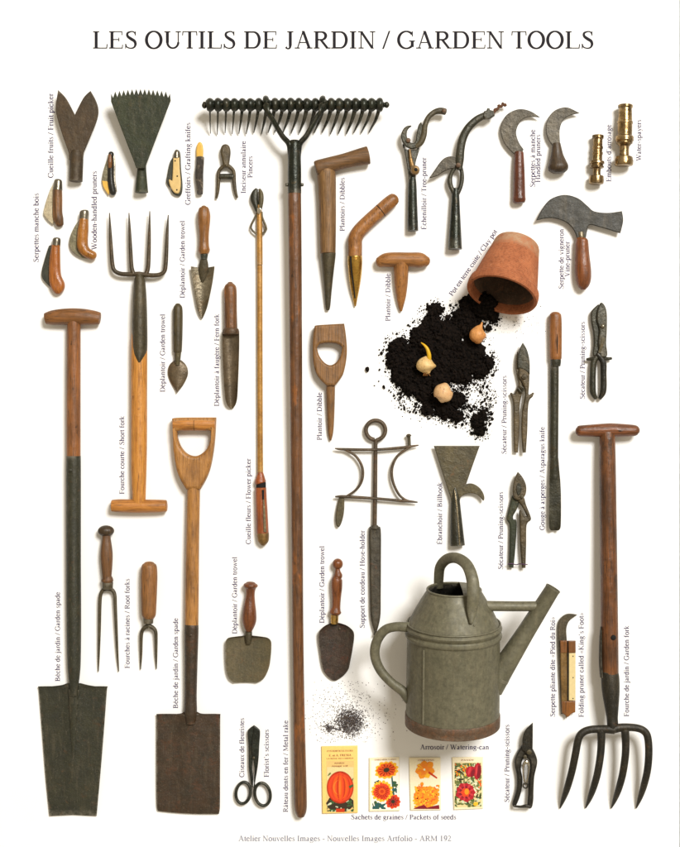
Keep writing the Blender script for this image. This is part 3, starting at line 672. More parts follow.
t = Thing('folding_pruner', 'small dark horn folding knife with a yellow flash at its lower edge', 'pruning knife', (110, 175), 4, POCKET)
t.part('blade', blade([(108.2, 156, 'c'), (105.6, 163), (103, 172), (101.7, 181), (103, 183.5, 'c'), (110, 184, 'c')], 2, 3.6), 'grey_blade')
t.part('yellow_scale', blade([(101.9, 180.6, 'c'), (103.6, 187.4), (108.6, 195, 'c'), (110.5, 186, 'c'), (107, 181.2, 'c')], 1.6, 4.2), 'yellow_bone')
h = t.part('handle', MB().tube([(111.2, 154, 4.2), (111, 163, 4.2), (111, 175, 4.2), (111.6, 185, 4.2), (113.2, 192.5, 4)], [(2.8, 3.4), (3.1, 3.6), (3.2, 3.6), (3.5, 3.6), (3.2, 3.2)], cap=0.9), 'dark_horn')
t.part('brown_scale', MB().tube([(110.6, 155.5, 6.2), (110.5, 162, 6.6), (110.6, 168, 6.6)], [1.8, 2.3, 1.9], cap=0.5), 'w_kingbrown', h)
t.part('back_spring', MB().tube([(113.6, 156, 4.4), (114.4, 165, 4.6), (114.4, 178, 4.6), (115.4, 187, 4.4), (116, 192, 4)], 1.1, 8), 'bolster')

# ---- grafting knives
t = Thing('grafting_knife', 'closed grafting knife with cream bone scales and a dark blade', 'grafting knife', (174, 172), 4, 'grafting knives')
t.part('blade', blade([(173.4, 156.5, 'c'), (169.9, 162), (167.2, 175), (166.3, 182), (169.6, 187.8, 'c'), (172, 181, 'c'), (174, 170, 'c')], 2, 3.6), 'dark_blade')
t.part('liner', blade([(174.6, 151.5), (178.8, 150.4), (180.3, 155), (180.9, 168), (182.4, 186), (180.6, 195), (174.8, 194.8), (171, 189), (173, 172)], 0.6, 4.6, 1), 'dark_blade')
h = t.part('handle', blade([(173.4, 158, 'c'), (179.6, 157.6, 'c'), (180.0, 169.7), (181, 184), (179.3, 193), (174.8, 193), (171, 188), (169, 181.6), (169.4, 179.4, 'c'), (172.4, 181, 'c'), (173, 170)], 4, 6.6, 1.2), 'bone')
for x, y in ((175.5, 161.3), (177.6, 176.6), (177.2, 190.3)): t.part('rivet', MB().rivet(x, y, 0.75, 6.2, 6.9), 'black', h)
t.part('bolster', MB().turned([(151, 174.6, 178.9), (153, 174.0, 179.6), (158, 173.4, 179.9)], 4.2, 0.95, cap=0.4), 'bolster')
t = Thing('grafting_knife', 'straight grafting knife with mottled stag handle and yellow bone spatula', 'grafting knife', (200, 168), 4, 'grafting knives')
t.part('spatula', blade([(199.8, 141.9), (202.2, 144), (203.3, 150), (203, 159, 'c'), (196.4, 159, 'c'), (196.2, 150), (197.4, 144)], 2, 5, 1.3), 'yellow_bone')
t.part('handle', MB().tube([(200.3, 157.5, 4.2), (200, 165, 4.2), (199.2, 174, 4.2), (199.6, 184, 4.2), (200, 194, 4.2)], [(4, 3.8), (3.9, 4), (4.2, 4.1), (3.8, 4), (3, 3.4)], cap=0.3), 'mottled')
t.part('tang', MB().plate([(196.8, 167, 'c'), (195, 172.4, 'c'), (196.6, 178, 'c'), (199, 178, 'c'), (199, 167, 'c')], 2, 4.5, 0.8), 'bolster')

# ---- ring-barking pincers
t = Thing('pincers', 'small sprung iron pincers with rounded jaw and two bowed arms', 'pincers', (226, 170), 5)
t.part('jaw', MB().plate([(225.5, 144.3), (229.2, 146.2), (230.6, 152), (229.8, 160), (228.6, 168, 'c'), (223.2, 168, 'c'), (221.8, 160), (220.4, 152), (221.8, 146.2)], 2, 8, 2.2), 'shear_olive')
t.part('arm', MB().tube([(225.4, 165, 4.5), (221.5, 167.8, 4.5), (218.6, 172, 4.2), (218.3, 182, 4), (217.6, 191, 3.6), (216.2, 198, 3)], [2.2, 2, 1.8, 1.9, 1.7, 1.2], cap=0.3), 'shear_olive')
t.part('arm', MB().tube([(226.6, 165, 4.5), (230.8, 167.8, 4.5), (233.7, 172, 4.2), (234.1, 182, 4), (235.2, 191, 3.6), (236.9, 197.4, 3)], [2.2, 2, 1.8, 1.9, 1.7, 1.3], cap=0.3), 'shear_olive')
t.part('spring', MB().turned([(219.8, 174.2, 179), (221, 173.7, 179.4), (232, 173.7, 179.4), (233.5, 174.2, 179)], 4.6, 1, axis='x'), 'shear_dark')

# ---- short four-tined fork, tines up
t = Thing('short_fork', 'short fork with four thin upright tines and golden T handle at the bottom', 'fork', (139, 360), 8)
yb = 273.6
t.part('tine', MB().tube([(140, 274, 8), (128, 274.3, 8), (120, 273.6, 8), (114.4, 270.4, 8), (112.4, 264, 8), (111.3, 250, 8), (110.2, 230, 8), (109.5, 213, 8)], [2.5, 2.3, 2.2, 2.1, 2.1, 1.9, 1.4, 0.5]), 'short_iron')
t.part('tine', MB().tube([(133.5, 274, 8), (131.6, 267, 8), (130.6, 250, 8), (129.7, 230, 8), (129, 213, 8)], [2.4, 2.1, 1.9, 1.4, 0.5]), 'short_iron')
t.part('tine', MB().tube([(146, 274, 8), (148.2, 267, 8), (149, 250, 8), (149.5, 230, 8), (149.8, 211.3, 8)], [2.4, 2.1, 1.9, 1.4, 0.5]), 'short_iron')
t.part('tine', MB().tube([(139, 274, 8), (150, 275.3, 8), (159, 274.8, 8), (164.2, 271.6, 8), (165.7, 265, 8), (166.6, 250, 8), (167.4, 230, 8), (168.3, 215, 8)], [2.5, 2.3, 2.2, 2.1, 2.1, 1.9, 1.4, 0.5]), 'short_iron')
t.part('strap_socket', MB().tube([(139.8, 274.5, 8), (139.7, 279, 8), (139.8, 286, 8.2), (139.9, 300, 8.6), (139.9, 322, 8.8), (140, 342, 8.8), (140, 352, 8.8), (140.2, 358.4, 8.8), (140.4, 362.4, 8.8)], [(3.2, 4), (5.2, 5.6), (6, 6.4), (6.9, 8), (7.5, 8.6), (7.6, 8.6), (7.1, 8.5), (5, 8.4), (2, 8.2)], 22, 5, 0.2), 'strap_iron')
t.part('shaft', MB().turned([(330, 133, 147.0), (342, 131.2, 147.4), (400, 131, 147.2), (440, 130.9, 147.1), (470, 131.0, 146.6), (490, 131.8, 146), (503, 132.4, 145.6)], 8, 0.95, cap=0.1), 'w_short')
t.part('grip', MB().turned([(112, 499.8, 511.6), (120, 499.2, 512.4), (139, 499.4, 512.8), (158, 499.6, 512.4), (166.4, 500, 511.6)], 8, 1.05, axis='x', cap=0.18), 'w_short_x')

# ---- garden trowel A (pointed, top)
t = Thing('garden_trowel', 'trowel with turned honey handle and narrow pointed steel blade below it', 'trowel', (203, 262), 6, TROWELS)
t.part('handle', MB().turned([(206.8, 201.4, 206.2), (208.5, 199.0, 208.8), (215, 197.6, 210.4), (222, 197.9, 210.2), (235, 199.1, 209.0), (245, 198.9, 209.1), (250, 198.2, 210), (252.6, 199, 209.4)], 6.8, 1, cap=0.5), 'w_trowel')
t.part('ferrule', MB().turned([(252.5, 200.8, 207.6), (254.5, 200.4, 208), (259.5, 200.9, 207.3)], 6.4, 1, cap=0.2), 'dark_blade')
b = t.part('blade', MB().loft([(266.3, 190.8, 214.5), (270, 191.1, 214.3), (282.5, 192.7, 212.5), (296, 194.8, 209.8), (307, 196.7, 207.1), (314.5, 198.9, 204.2), (318.4, 200.9, 202.1)], lambda u, v: 3.2+3.4*u*u*(1-v*v), 1.2, ys=lambda u, v: (1-v)**8*(1-abs(u))*1.5), 'trowel_steel')
t.part('tongue', MB().tube([(203.9, 257, 6.2), (203.6, 266, 5.6), (202.8, 275, 4.2), (202.2, 282, 3.2)], [(2.8, 2.6), (4.8, 2), (3.8, 1.4), (1.2, .7)]), 'strap_iron', b)

# ---- spoon trowel
t = Thing('garden_trowel', 'small dark trowel with straight olive handle and spoon-shaped leaf blade', 'trowel', (177, 350), 5, TROWELS)
t.part('handle', MB().turned([(304.6, 175.2, 180.4), (308, 173.4, 182.4), (320, 173.1, 182.8), (340, 173.2, 182.4), (351.5, 173.4, 181.8)], 5, 1, cap=0.5), 'w_olive')
t.part('ferrule', MB().turned([(351, 174.2, 181.4), (360, 174.6, 180.4), (365, 175.5, 179.6)], 4.8, 0.95, cap=0.2), 'olive_iron')
t.part('blade', MB().loft([(360, 174, 180.8), (363.5, 170, 184.6), (368, 167.9, 187.1), (374, 167.6, 187.6), (380, 169.4, 185.6), (386, 172.4, 182.2), (390.5, 175.2, 178.7), (392.6, 176.6, 177.2)], lambda u, v: 4.6-2.6*u*u, 1.4), 'spoon_iron')

# ---- fern fork
t = Thing('fern_fork', 'long fern trowel with rusty cylindrical handle and deep rounded gouge blade', 'fern fork', (231, 345), 6)
t.part('handle', MB().turned([(283.2, 227.6, 233), (286, 224.8, 235.8), (292, 224.0, 236.8), (310, 224.2, 237), (330.5, 224.4, 237.6)], 6.5, 1, cap=0.5), 'w_fern')
t.part('ferrule', MB().turned([(329, 223.4, 238.6), (331.5, 222.6, 239.4), (334, 222.8, 239.2)], 7, 0.9, cap=0.2), 'rust_handle')
t.part('blade', MB().loft([(332, 222.4, 239.4), (345, 222.3, 239.4), (365, 223, 238.9), (385, 224.2, 238.1), (398, 225.3, 237.3), (404.5, 227, 235.6), (408.6, 230, 232.6)], lambda u, v: 3+5.0*abs(u)**2.2*(1-v**6)+2.4*(1-v)**3*(1-u*u), 1.6), 'spoon_iron')

# ---- flower picker
t = Thing('flower_picker', 'long thin golden rod flower picker with sprung jaws on top', 'flower picker', (260, 365), 5)
t.part('rod', MB().turned([(205, 256.7, 261.6), (230, 256.6, 262.4), (264.8, 256.7, 262.7)], 4.2, 1, cap=0.1), 'rod_gold')
t.part('lower_rod', MB().turned([(265.4, 256.9, 262.5), (350, 257.1, 262.6), (440, 257.2, 262.9), (474, 257.3, 263.2)], 4.2, 1, cap=0.1), 'rod_gold')
t.part('jaw', MB().tube([(256.8, 188.8, 4.5), (254.8, 193, 4.5), (254.2, 199, 4.6), (256, 206, 4.6), (257, 211, 4.4)], [(1.5, 1.2), (3.2, 2), (3.9, 2.6), (2.8, 2.6), (1.8, 2)]), 'shear_dark')
t.part('jaw', MB().tube([(259.3, 189, 4.5), (261, 193, 4.5), (261.3, 199, 4.6), (260.4, 206, 4.6), (259.6, 211, 4.4)], [(1.2, 1), (2.1, 1.8), (2.4, 2.4), (2.3, 2.4), (1.6, 2)]), 'olive_iron')
t.part('spring', MB().tube([(257.4, 212, 5), (255, 217.5, 4.6), (250.8, 227.6, 4.4), (257.2, 234.8, 4.6)], [1.0, 1.0, 1.1, 1.0], 8, 3), 'olive_iron')
t.part('spring', MB().tube([(261.8, 212, 5), (262.4, 218, 4.6), (266.2, 229, 4.4), (261, 235, 4.6)], [1.0, 1.1, 1.3, 1.1], 8, 3), 'olive_iron')
t.part('clip', MB().plate([(257.2, 208.4, 'c'), (260.8, 207.8, 'c'), (261.6, 211, 'c'), (259.4, 215, 'c'), (257.4, 213, 'c')], 6.8, 8.2, 0.5), 'chrome')
t.part('collar', MB().turned([(472.6, 257.4, 263.2), (476, 256.6, 264.4), (481, 254.9, 266), (482.8, 255.2, 266.4)], 5.4, 1, cap=0.2), 'w_picker')
t.part('band', MB().turned([(482.6, 256, 266), (485, 256.2, 266), (488, 256, 266)], 5.4, 1, cap=0.1), 'black')
h = t.part('handle', MB().turned([(487.8, 255.4, 266.4), (500, 255.6, 267), (515, 256, 267.9), (533, 256.5, 268.8)], 6, 1, cap=0.1), 'w_picker')
t.part('lever', MB().plate([(263, 494, 'c'), (264.2, 494, 'c'), (265.8, 512), (266.8, 531.6, 'c'), (263.8, 531.6, 'c'), (263.4, 512)], 10, 12.6, 0.6), 'bare_steel', h)
t.part('slot', MB().plate([(262.4, 489.6, 'c'), (264.6, 489.6, 'c'), (264.4, 499, 'c'), (262.8, 499, 'c')], 11, 12.9, 0.4), 'black', h)
t.part('end_cap', MB().turned([(532.8, 256.7, 269), (537, 257, 269.1), (541.5, 258, 268.4), (545.2, 261, 265)], 6, 0.95, cap=0.2), 'dull_brass')

# ---- iron rake
t = Thing('metal_rake', 'tall iron rake with a knobbed bar of curved tines and long wooden handle', 'rake', (295, 460), 12)
zt = lambda y: 20.5+(7-20.5)*(y-107)/(819-107)
rows = [(203, 105.5, 108.5), (204, 104, 110.2), (205.6, 103.4, 110.6), (207.3, 104.4, 109.4)]
x0 = 211.0; dx = (379.4-211.0)/21
for i in range(22):
    x = x0+dx*i
    jr = R.uniform(.96, 1.03); x += R.uniform(-.25, .25)
    for d, r in ((-3.7, 4.4), (-2.6, 5.9), (-1.2, 6.75), (0, 6.95), (1.2, 6.75), (2.6, 5.9)): rows.append((x+d, 106.8-r*jr, 106.8+r*jr))
rows += [(383.2, 103.6, 110), (384.2, 104.4, 109.2), (386, 103.6, 110), (387.6, 104, 109.6), (388.8, 105.4, 108.2)]
bar = t.part('head_bar', MB().turned(rows, 20.5, 1, axis='x', k=2, cap=0.2, n=20), 'rake_iron')
for i in range(22):
    x = x0+dx*i; s_ = -1.0-7.0*min(1, i/9.0) if i < 12 else -8.3-0.1*(i-12)
    r0 = (1.0+1.0*min(1, i/10))*R.uniform(.88, 1.1); s_ += R.uniform(-.7, .7); ty = R.uniform(-.9, .9); zt_ = R.uniform(0, 1.2)
    t.part('tine', MB().tube([(x-0.5, 109.5, 18), (x-0.5+s_*0.10, 114, 17), (x-0.5+s_*0.35, 120.5, 13), (x-0.5+s_*0.72, 126.8+ty*.6, 7.5), (x-0.5+s_, 131.6+ty, 2.2+zt_)], [(r0+.3, 2.2), (r0, 2.0), (r0*.82, 1.7), (r0*.55, 1.2), (0.45, .5)], 10, 4, 0.2), 'rake_iron')
for xb, kx in ((266.6, 287.9), (322.6, 301.4)):
    sgn = 1 if xb < 290 else -1
    t.part('arm', MB().tube([(xb-0.4*sgn, 99.5, 21), (xb, 102, 26.2), (xb+0.3*sgn, 107, 28.2), (xb+1.2*sgn, 114, 26.4), (xb+6*sgn, 121.5, 24.6), (kx-5.6*sgn, 137.5, 22.2), (kx+0.6*sgn, 144.5, 21), (kx+2.6*sgn, 151, 20.5), (kx+3.2*sgn, 164, 20)], [(2.6, 2), (3.1, 1.9), (3.3, 1.9), (3.5, 2.1), (3.7, 2.4), (3.8, 2.6), (3.9, 2.8), (3.6, 2.9), (2.4, 2.4)], 14, 5, 0.4), 'rake_iron')
sk = t.part('socket', MB().turned([(142, 290.4, 299), (144, 289.2, 300.2), (150, 288.4, 301), (170, 288.0, 301.4), (194.6, 287.9, 301.5)], zt(142), 1, cap=0.12, z1=zt(195)), 'rake_iron')
for x in (287.2, 302.0): t.part('rivet', MB().tube([(x-1.2, 186, 19.2), (x+1.2, 186, 19.2)], [1.7, 1.7], 10, 1, 0.4), 'rake_iron', sk)
t.part('handle', MB().turned([(194, 288.1, 301.3), (260, 288.9, 301.9), (340, 289.6, 302.2), (420, 290.4, 302.5), (520, 291.3, 302.9), (620, 292.2, 303.3), (700, 292.9, 304.4), (760, 293.5, 305.8), (800, 293.8, 306.8), (812, 294.8, 306.4), (817, 296.6, 304.6)], zt(195), 1, cap=0.5, z1=zt(817)), 'w_rake')

# ---- dibbles
t = Thing('dibble', 'large greyish dibble with bent L grip and dull iron-shod point', 'dibble', (330, 215), 9, DIBBLES)
t.part('shaft', MB().turned([(167, 318.2, 334), (176, 317.2, 335.8), (195, 318.4, 336), (225, 319.4, 336), (253, 320.2, 335.6)], 8.4, 1, cap=0.15), 'w_dib')
t.part('grip', MB().tube([(316.2, 168.8, 9), (319, 168.0, 9), (330, 165.0, 9), (345, 160.8, 9), (360, 157, 9), (368.2, 155.2, 9)], [(7.6, 8.4), (8.2, 9), (8, 9), (7.6, 8.2), (8.6, 8.6), (9.2, 8.8)], cap=0.15), 'w_dib_x')
t.part('iron_tip', MB().turned([(252.6, 321, 335.8), (258, 321.2, 335.4), (275, 322.8, 333.4), (292, 324.2, 331.6), (305, 325.2, 330.4), (309.5, 326, 329.4)], 8, 0.95, cap=0.3, z1=3.4), 'strap_iron')
t = Thing('dibble', 'smaller dibble with bent grip at a slant and shining brass point', 'dibble', (357, 250), 8, DIBBLES)
h = t.part('grip', MB().tube([(354.9, 256.5, 7.5), (355.0, 247, 7.5), (355.2, 239, 7.8), (359, 231.5, 8), (367, 223, 8), (378, 213, 8), (388, 204, 8), (393.2, 199.4, 8)], [7.2, 7.2, 7.3, 7.2, 7.1, 7, 6.9, 6.3], cap=0.8), 'w_dib2')
t.part('groove', MB().tube([(380.3, 210.9, 8), (380.9, 210.4, 8)], [7.06, 7.06], 20, 1, 0), 'black', h)
tip = t.part('brass_tip', MB().turned([(256, 347.6, 362.2), (262, 347.5, 362.4), (275, 348.6, 361.6), (288, 350.4, 359.6), (299, 353.0, 357.4), (305.5, 354.4, 356.2)], 7.4, 1, cap=0.6, z1=3), 'gold_brass')
t.part('seam', MB().tube([(350.6, 257, 13.9), (351.2, 270, 13.2), (353.2, 285, 10.6), (355, 298, 6.4)], [(0.7, .6)]*4, 8), 'black', tip)
t = Thing('dibble', 'stubby tan wooden T-shaped dibble with a short pointed peg', 'dibble', (401, 280), 8, DIBBLES)
t.part('grip', MB().tube([(380, 262, 7.5), (386, 260.2, 7.8), (396, 259.6, 8), (408, 259.6, 8), (420, 260.2, 8), (426, 261.4, 7.6)], [(5.6, 6), (7.2, 7.4), (7.4, 7.8), (7.2, 7.6), (7.6, 7.6), (5.4, 6)], cap=0.75), 'w_dib3_x')
t.part('peg', MB().turned([(262, 393.4, 409), (270, 393.8, 408.6), (282, 394.4, 408), (295, 396, 406.4), (305, 398, 404), (310.6, 399.8, 402.4)], 7.4, 1, cap=0.4, z1=3), 'w_dib3')
t = Thing('dibble', 'flat D-handled wooden dibble with half-moon hole and pencil point', 'dibble', (330, 385), 7, DIBBLES)
t.part('d_grip', MB().plate([(314.8, 326, 'c'), (320, 325.2), (344.2, 323.8, 'c'), (346, 336), (347, 350), (346, 362), (343.4, 373.5), (340, 379.5), (334.8, 386, 'c'), (326.6, 386, 'c'), (320.4, 380), (315.4, 372), (312.8, 358), (312.8, 338)], 0.6, 13, 2.6, holes=[[(317, 348.2, 'c'), (320, 344.4), (328, 343.2), (337, 344), (342, 347.6, 'c'), (340.4, 356), (336, 362.6), (330.4, 365.3), (324.6, 362.8), (319.4, 356)]], bres=4), 'w_dib4')
t.part('peg', MB().turned([(382, 326.2, 335), (390, 326, 335), (402, 326.3, 334.8), (420, 327, 334.2), (433, 327.8, 333.2), (440.4, 329.4, 331.4)], 6, 0.95, cap=0.4, z1=3), 'w_dib4')

# ---- tree pruners
t = Thing('tree_pruner', 'black tree pruner with hook jaw, brass roller and S-shaped lever arm', 'tree pruner', (412, 185), 8, 'tree pruners')
t.part('socket', MB().turned([(176, 409.6, 415.6), (184, 408.2, 416.6), (205, 407.8, 417.4), (230.6, 407.4, 418.4)], 6.4, 1, cap=0.1), 'rake_iron')
t.part('body', MB().plate([(403.2, 143), (406, 149.5), (416.5, 150, 'c'), (420, 143, 'c'), (418.6, 152), (415.4, 164), (415.8, 176), (415.4, 184, 'c'), (409, 184, 'c'), (408.2, 174), (406.4, 162)], 6, 9, 0.9), 'shear_dark')
t.part('hook_jaw', MB().plate([(411.6, 126.3, 'c'), (407.4, 130.8), (406.6, 136.5), (409, 141.8), (412.4, 143.8), (415.2, 141.6), (416.4, 134), (418.2, 126), (421, 122.6, 'c'), (423, 130), (422, 140), (417.4, 147.6), (411, 149.6), (404.4, 146), (401.2, 139.6), (401.2, 134), (403.8, 128.8), (407.6, 126.4)], 9, 12.4, 1.1), 'shear_dark')
t.part('lever_arm', MB().tube([(416, 147, 11), (420.6, 143.2, 11.6), (423.6, 135.5, 12), (424.8, 126.5, 12), (428, 118.4, 11.6), (434, 113, 11), (440, 111.4, 10.4), (445, 112.2, 10)], [(2.4, 2), (3, 2.2), (3, 2.2), (2.7, 2.2), (2.6, 2.2), (2.8, 2.2), (3.4, 2.8), (3.4, 3)], cap=0.5), 'strap_iron')
t.part('pivot', MB().rivet(408, 141.4, 2.4, 9, 13.6), 'rust_handle')
t.part('arm_end_screw', MB().rivet(443.4, 112, 2.2, 10, 14), 'rust_handle')
t.part('brass_lever', MB().tube([(409.4, 150, 10.6), (410.6, 160, 11), (412.6, 168, 11)], [(1.3, 1.2), (1.7, 1.3), (2.4, 1.5)]), 'dull_brass')
r_ = t.part('brass_roller', MB().rivet(414.8, 171, 4.6, 8, 14), 'dull_brass')
t.part('roller_screw', MB().rivet(415.4, 171, 1.9, 14, 15.6), 'black', r_)
t = Thing('tree_pruner', 'dark tree pruner with long curving arm, side blade and rope stub', 'tree pruner', (458, 185), 8, 'tree pruners')
t.part('socket', MB().turned([(188, 452.6, 458.6), (194, 451.8, 459.4), (215, 450.4, 460.4), (249, 447.8, 462.2)], 7, 1, cap=0.08), 'rake_iron')
t.part('prong', MB().tube([(454.6, 194, 7), (451.2, 187, 7.2), (449.8, 181, 7.4), (451.2, 174, 7.6), (455.6, 166, 7.8)], [(2.6, 2.8), (2.4, 2.4), (2.6, 2.2), (2, 2), (2.6, 2)]), 'shear_dark')
t.part('prong', MB().tube([(457, 194, 7), (460.4, 187, 7.2), (462, 179, 7.4), (461.6, 171, 7.6), (459, 164, 7.8)], [(2.6, 2.8), (2.2, 2.4), (2.2, 2.2), (2, 2), (2.6, 2)]), 'shear_dark')
arm = t.part('curved_arm', MB().tube([(459.4, 170, 9.6), (459.5, 160, 10.2), (460.2, 150, 10.4), (462.6, 139, 10.4), (467.8, 128.6, 10.4), (476.4, 120.2, 10.4), (484.4, 116, 10.2), (489.5, 113.8, 10)], [(2.6, 2), (4.2, 2.2), (4.2, 2.4), (4.1, 2.4), (3.9, 2.4), (3.7, 2.4), (3.4, 2.4), (3.2, 2.4)], cap=0.3), 'shear_dark')
t.part('end_block', MB().plate([(483.4, 112.4, 'c'), (486.2, 111.4, 'c'), (486.8, 109.2, 'c'), (489, 109.4, 'c'), (489.4, 111, 'c'), (493.2, 112, 'c'), (494.2, 116.4, 'c'), (488.8, 120.2, 'c'), (484.4, 120, 'c'), (482.4, 117, 'c')], 6.6, 14, 1), 'shear_dark', arm)
rp = []
for i in range(18):
    u = i/17; rp.append((493+12.5*u+0.5*math.sin(u*20), 113-9*u+0.9*math.cos(u*20)-2*math.sin(u*3.1), 10-3*u))
t.part('rope_stub', MB().tube(rp, [1.5-0.35*math.sin(i*2.2) for i in range(18)], 10, 2), 'rope')
t.part('side_blade', MB().plate([(459, 160, 'c'), (452, 156.6), (445, 158), (439.6, 163), (435, 170), (428.8, 178.6, 'c'), (437, 176.2), (443, 172.4), (449.4, 169.4), (457, 168.8, 'c')], 8, 10, 0.8), 'sickle')
t.part('pivot', MB().rivet(457.9, 166, 2.4, 8, 13.4), 'rust_handle')

# ---- sickle pruners
t = Thing('sickle_pruner', 'crescent blade pruner with a straight red-brown wooden handle', 'sickle pruner', (519, 160), 5, 'handled pruners')
t.part('blade', MB().plate([(514.6, 155, 'c'), (508.4, 149), (503, 141), (500.4, 130.5), (502.6, 121), (508, 113.8), (518.8, 109.3), (530, 111.2), (540.2, 117.6, 'c'), (527.5, 117.2), (520, 122), (516, 132), (518.6, 142.2), (523.4, 149.4, 'c'), (521.6, 155, 'c')], 4.6, 6.2, 0.6), 'sickle')
t.part('handle', MB().turned([(152.4, 514.8, 523.4), (158, 513.8, 523.8), (175, 513, 524.6), (195, 512.7, 525.2), (199.5, 512.2, 525.6), (202.6, 513.2, 524.8)], 6.2, 1, cap=0.2), 'w_sickle')
t = Thing('sickle_pruner', 'small crescent blade pruner on a stubby dark flared handle', 'sickle pruner', (556, 145), 6, 'handled pruners')
t.part('blade', MB().plate([(552.4, 146, 'c'), (547.6, 138), (545.8, 130), (547.4, 119.6), (553.4, 111.6), (561, 108), (568.5, 107.8), (579.7, 113.2, 'c'), (569.6, 115.6), (563, 120.4), (559.6, 130), (560, 144, 'c'), (559, 149, 'c')], 5, 6.8, 0.6), 'sickle')
t.part('handle', MB().turned([(144, 552, 560), (149, 551.4, 561.2), (156, 550.2, 563), (162, 548.6, 565.6), (167, 547.4, 567.8), (170.5, 548.4, 567.4), (172.6, 551, 565)], 8.6, 0.95, cap=0.2), 'w_dark')

# ---- brass water sprayers
def brass(label, at, rows, ax, zc):
    t = Thing('water_sprayer', label, 'hose nozzle', at, zc, 'brass water sprayers')
    c0, y0, c1, y1 = ax
    def pc(seg):
        pts = []; rad = []
        for y, r in seg: pts.append((c0+(c1-c0)*(y-y0)/(y1-y0), y, zc)); rad.append(r)
        return pts, rad
    for nm, seg in rows: t.part(nm, MB().tube(*pc(seg), 24, 1, 0.06), 'brass')
brass('smaller brass water sprayer with ringed waist', (597, 160), [
    ('top_flange', [(135, 4.6), (135.6, 5.8), (138.4, 5.8), (139.4, 4.8)]),
    ('barrel', [(139.2, 4.7), (146, 4.9), (147, 5.5), (148.6, 5.5), (149.4, 4.9), (152, 4.9), (152.6, 5.5), (154.4, 5.5), (155, 5), (161, 5.2)]),
    ('collar', [(160.6, 5.4), (161.6, 7.2), (163.6, 7.4), (164.4, 6.2), (165.6, 6.2), (166.4, 7.0), (167.8, 6.9), (168.6, 4.6)]),
    ('neck', [(168.2, 4.2), (172, 3.8), (175.6, 4.2)]),
    ('foot', [(175.2, 4.8), (176.2, 7.0), (180.6, 7.5), (183.4, 7.2), (184, 6.4)])], (597.9, 135, 596.2, 184), 7.6)
brass('larger brass water sprayer with smooth barrel and flared foot', (624, 135), [
    ('top_flange', [(104.6, 6.2), (105.4, 7.4), (107.4, 7.4), (108.6, 6.5)]),
    ('barrel', [(108.2, 6.5), (114, 6.8), (121, 7.2), (121.8, 7.9), (123.6, 7.9), (124.2, 7.4), (130, 7.5), (136, 7.5)]),
    ('collar', [(135.6, 7.7), (136.8, 9.0), (140.6, 9.2), (142, 8.2), (143.4, 8.2), (144.2, 7.0), (146.4, 5.2)]),
    ('neck', [(146, 5.0), (151, 4.8), (156, 5.2)]),
    ('foot', [(155.6, 5.6), (157.2, 8.6), (161.4, 9.5), (164.6, 9.3), (165.6, 8.4)])], (625.4, 104.6, 623.6, 165.6), 9.6)

# ---- vine pruner
t = Thing('vine_pruner', 'broad beaked vine pruner with a hatchet back and brown handle', 'vine pruner', (582, 240), 7)
t.part('blade', MB().plate([(536, 220.6, 'c'), (541.5, 210), (550, 199.6), (563.8, 195), (577.5, 198.2), (587.5, 206.2), (594, 211.4), (607.5, 213), (621.8, 211.2, 'c'), (623, 221), (620.2, 233.4, 'c'), (603, 228.2), (589.8, 225), (587, 231), (585.4, 241, 'c'), (577.6, 241, 'c'), (574, 231), (566.6, 222.8), (555, 218.6), (546, 218.4)], 6, 8.4, 0.8), 'vine_blade')
t.part('tang', MB().turned([(232, 577.6, 583.6), (240.5, 578.4, 584.8)], 7.2, 0.9, cap=0.2), 'bare_steel')
t.part('handle', MB().turned([(239.6, 576, 587.8), (242, 575.4, 588.2), (255, 574.9, 589.2), (268, 574.6, 590.8), (279, 575.6, 591), (286, 577.6, 588.6), (289, 580.2, 585.8)], 7.6, 1, cap=0.4), 'w_red')
# ---- clay pot lying on its side, mouth towards the soil
el = math.radians(23)
du = Vector((0.325, 0.946))
axis = Vector((du.x*math.cos(el), du.y*math.cos(el), -math.sin(el)))      # from the mouth to the base
pz = 38.5
kp = 1-pz/D
pot = bpy.data.objects.new('clay_pot', None); col.objects.link(pot)
pot.location = ((501.6-CX)*kp*S, -(295.6-CY)*kp*S, pz*S)
pot.rotation_mode = 'QUATERNION'
pot.rotation_quaternion = axis.to_track_quat('Z', 'Y')
pot['label'] = 'terracotta clay pot lying on its side with soil spilling out'; pot['category'] = 'flower pot'
def revolve(prof, n=56):
    v = []; f = []
    for z, r in prof:
        for j in range(n):
            a = 2*math.pi*j/n; v.append((r*math.cos(a), r*math.sin(a), z))
    m = len(prof)
    for i in range(m-1):
        for j in range(n): f.append((i*n+j, i*n+(j+1) % n, (i+1)*n+(j+1) % n, (i+1)*n+j))
    if prof[0][1] < 5: f.append(tuple(range(n)))
    if prof[-1][1] < 5: f.append(tuple((m-1)*n+j for j in range(n)))
    return MB().add(v, f)
def potpart(name, prof, mat='terracotta'):
    mb = revolve(prof); mb.v = [(x, -y, z) for x, y, z in mb.v]
    ob = bpy.data.objects.new(name, mesh_of(name, mb, (0, 0), kp, mat)); col.objects.link(ob); ob.parent = pot
potpart('wall', [(9, 31.5), (9, 33.6), (11, 33.6), (30, 29.6), (50, 25.2), (58, 23.6), (60.2, 22.6), (61, 20.5), (61, 2)])
potpart('inner_wall', [(8.4, 31.2), (9.4, 30.6), (30, 26.4), (50, 22), (56.5, 19.8), (57.4, 18), (57.4, 2)], 'dirty_clay')
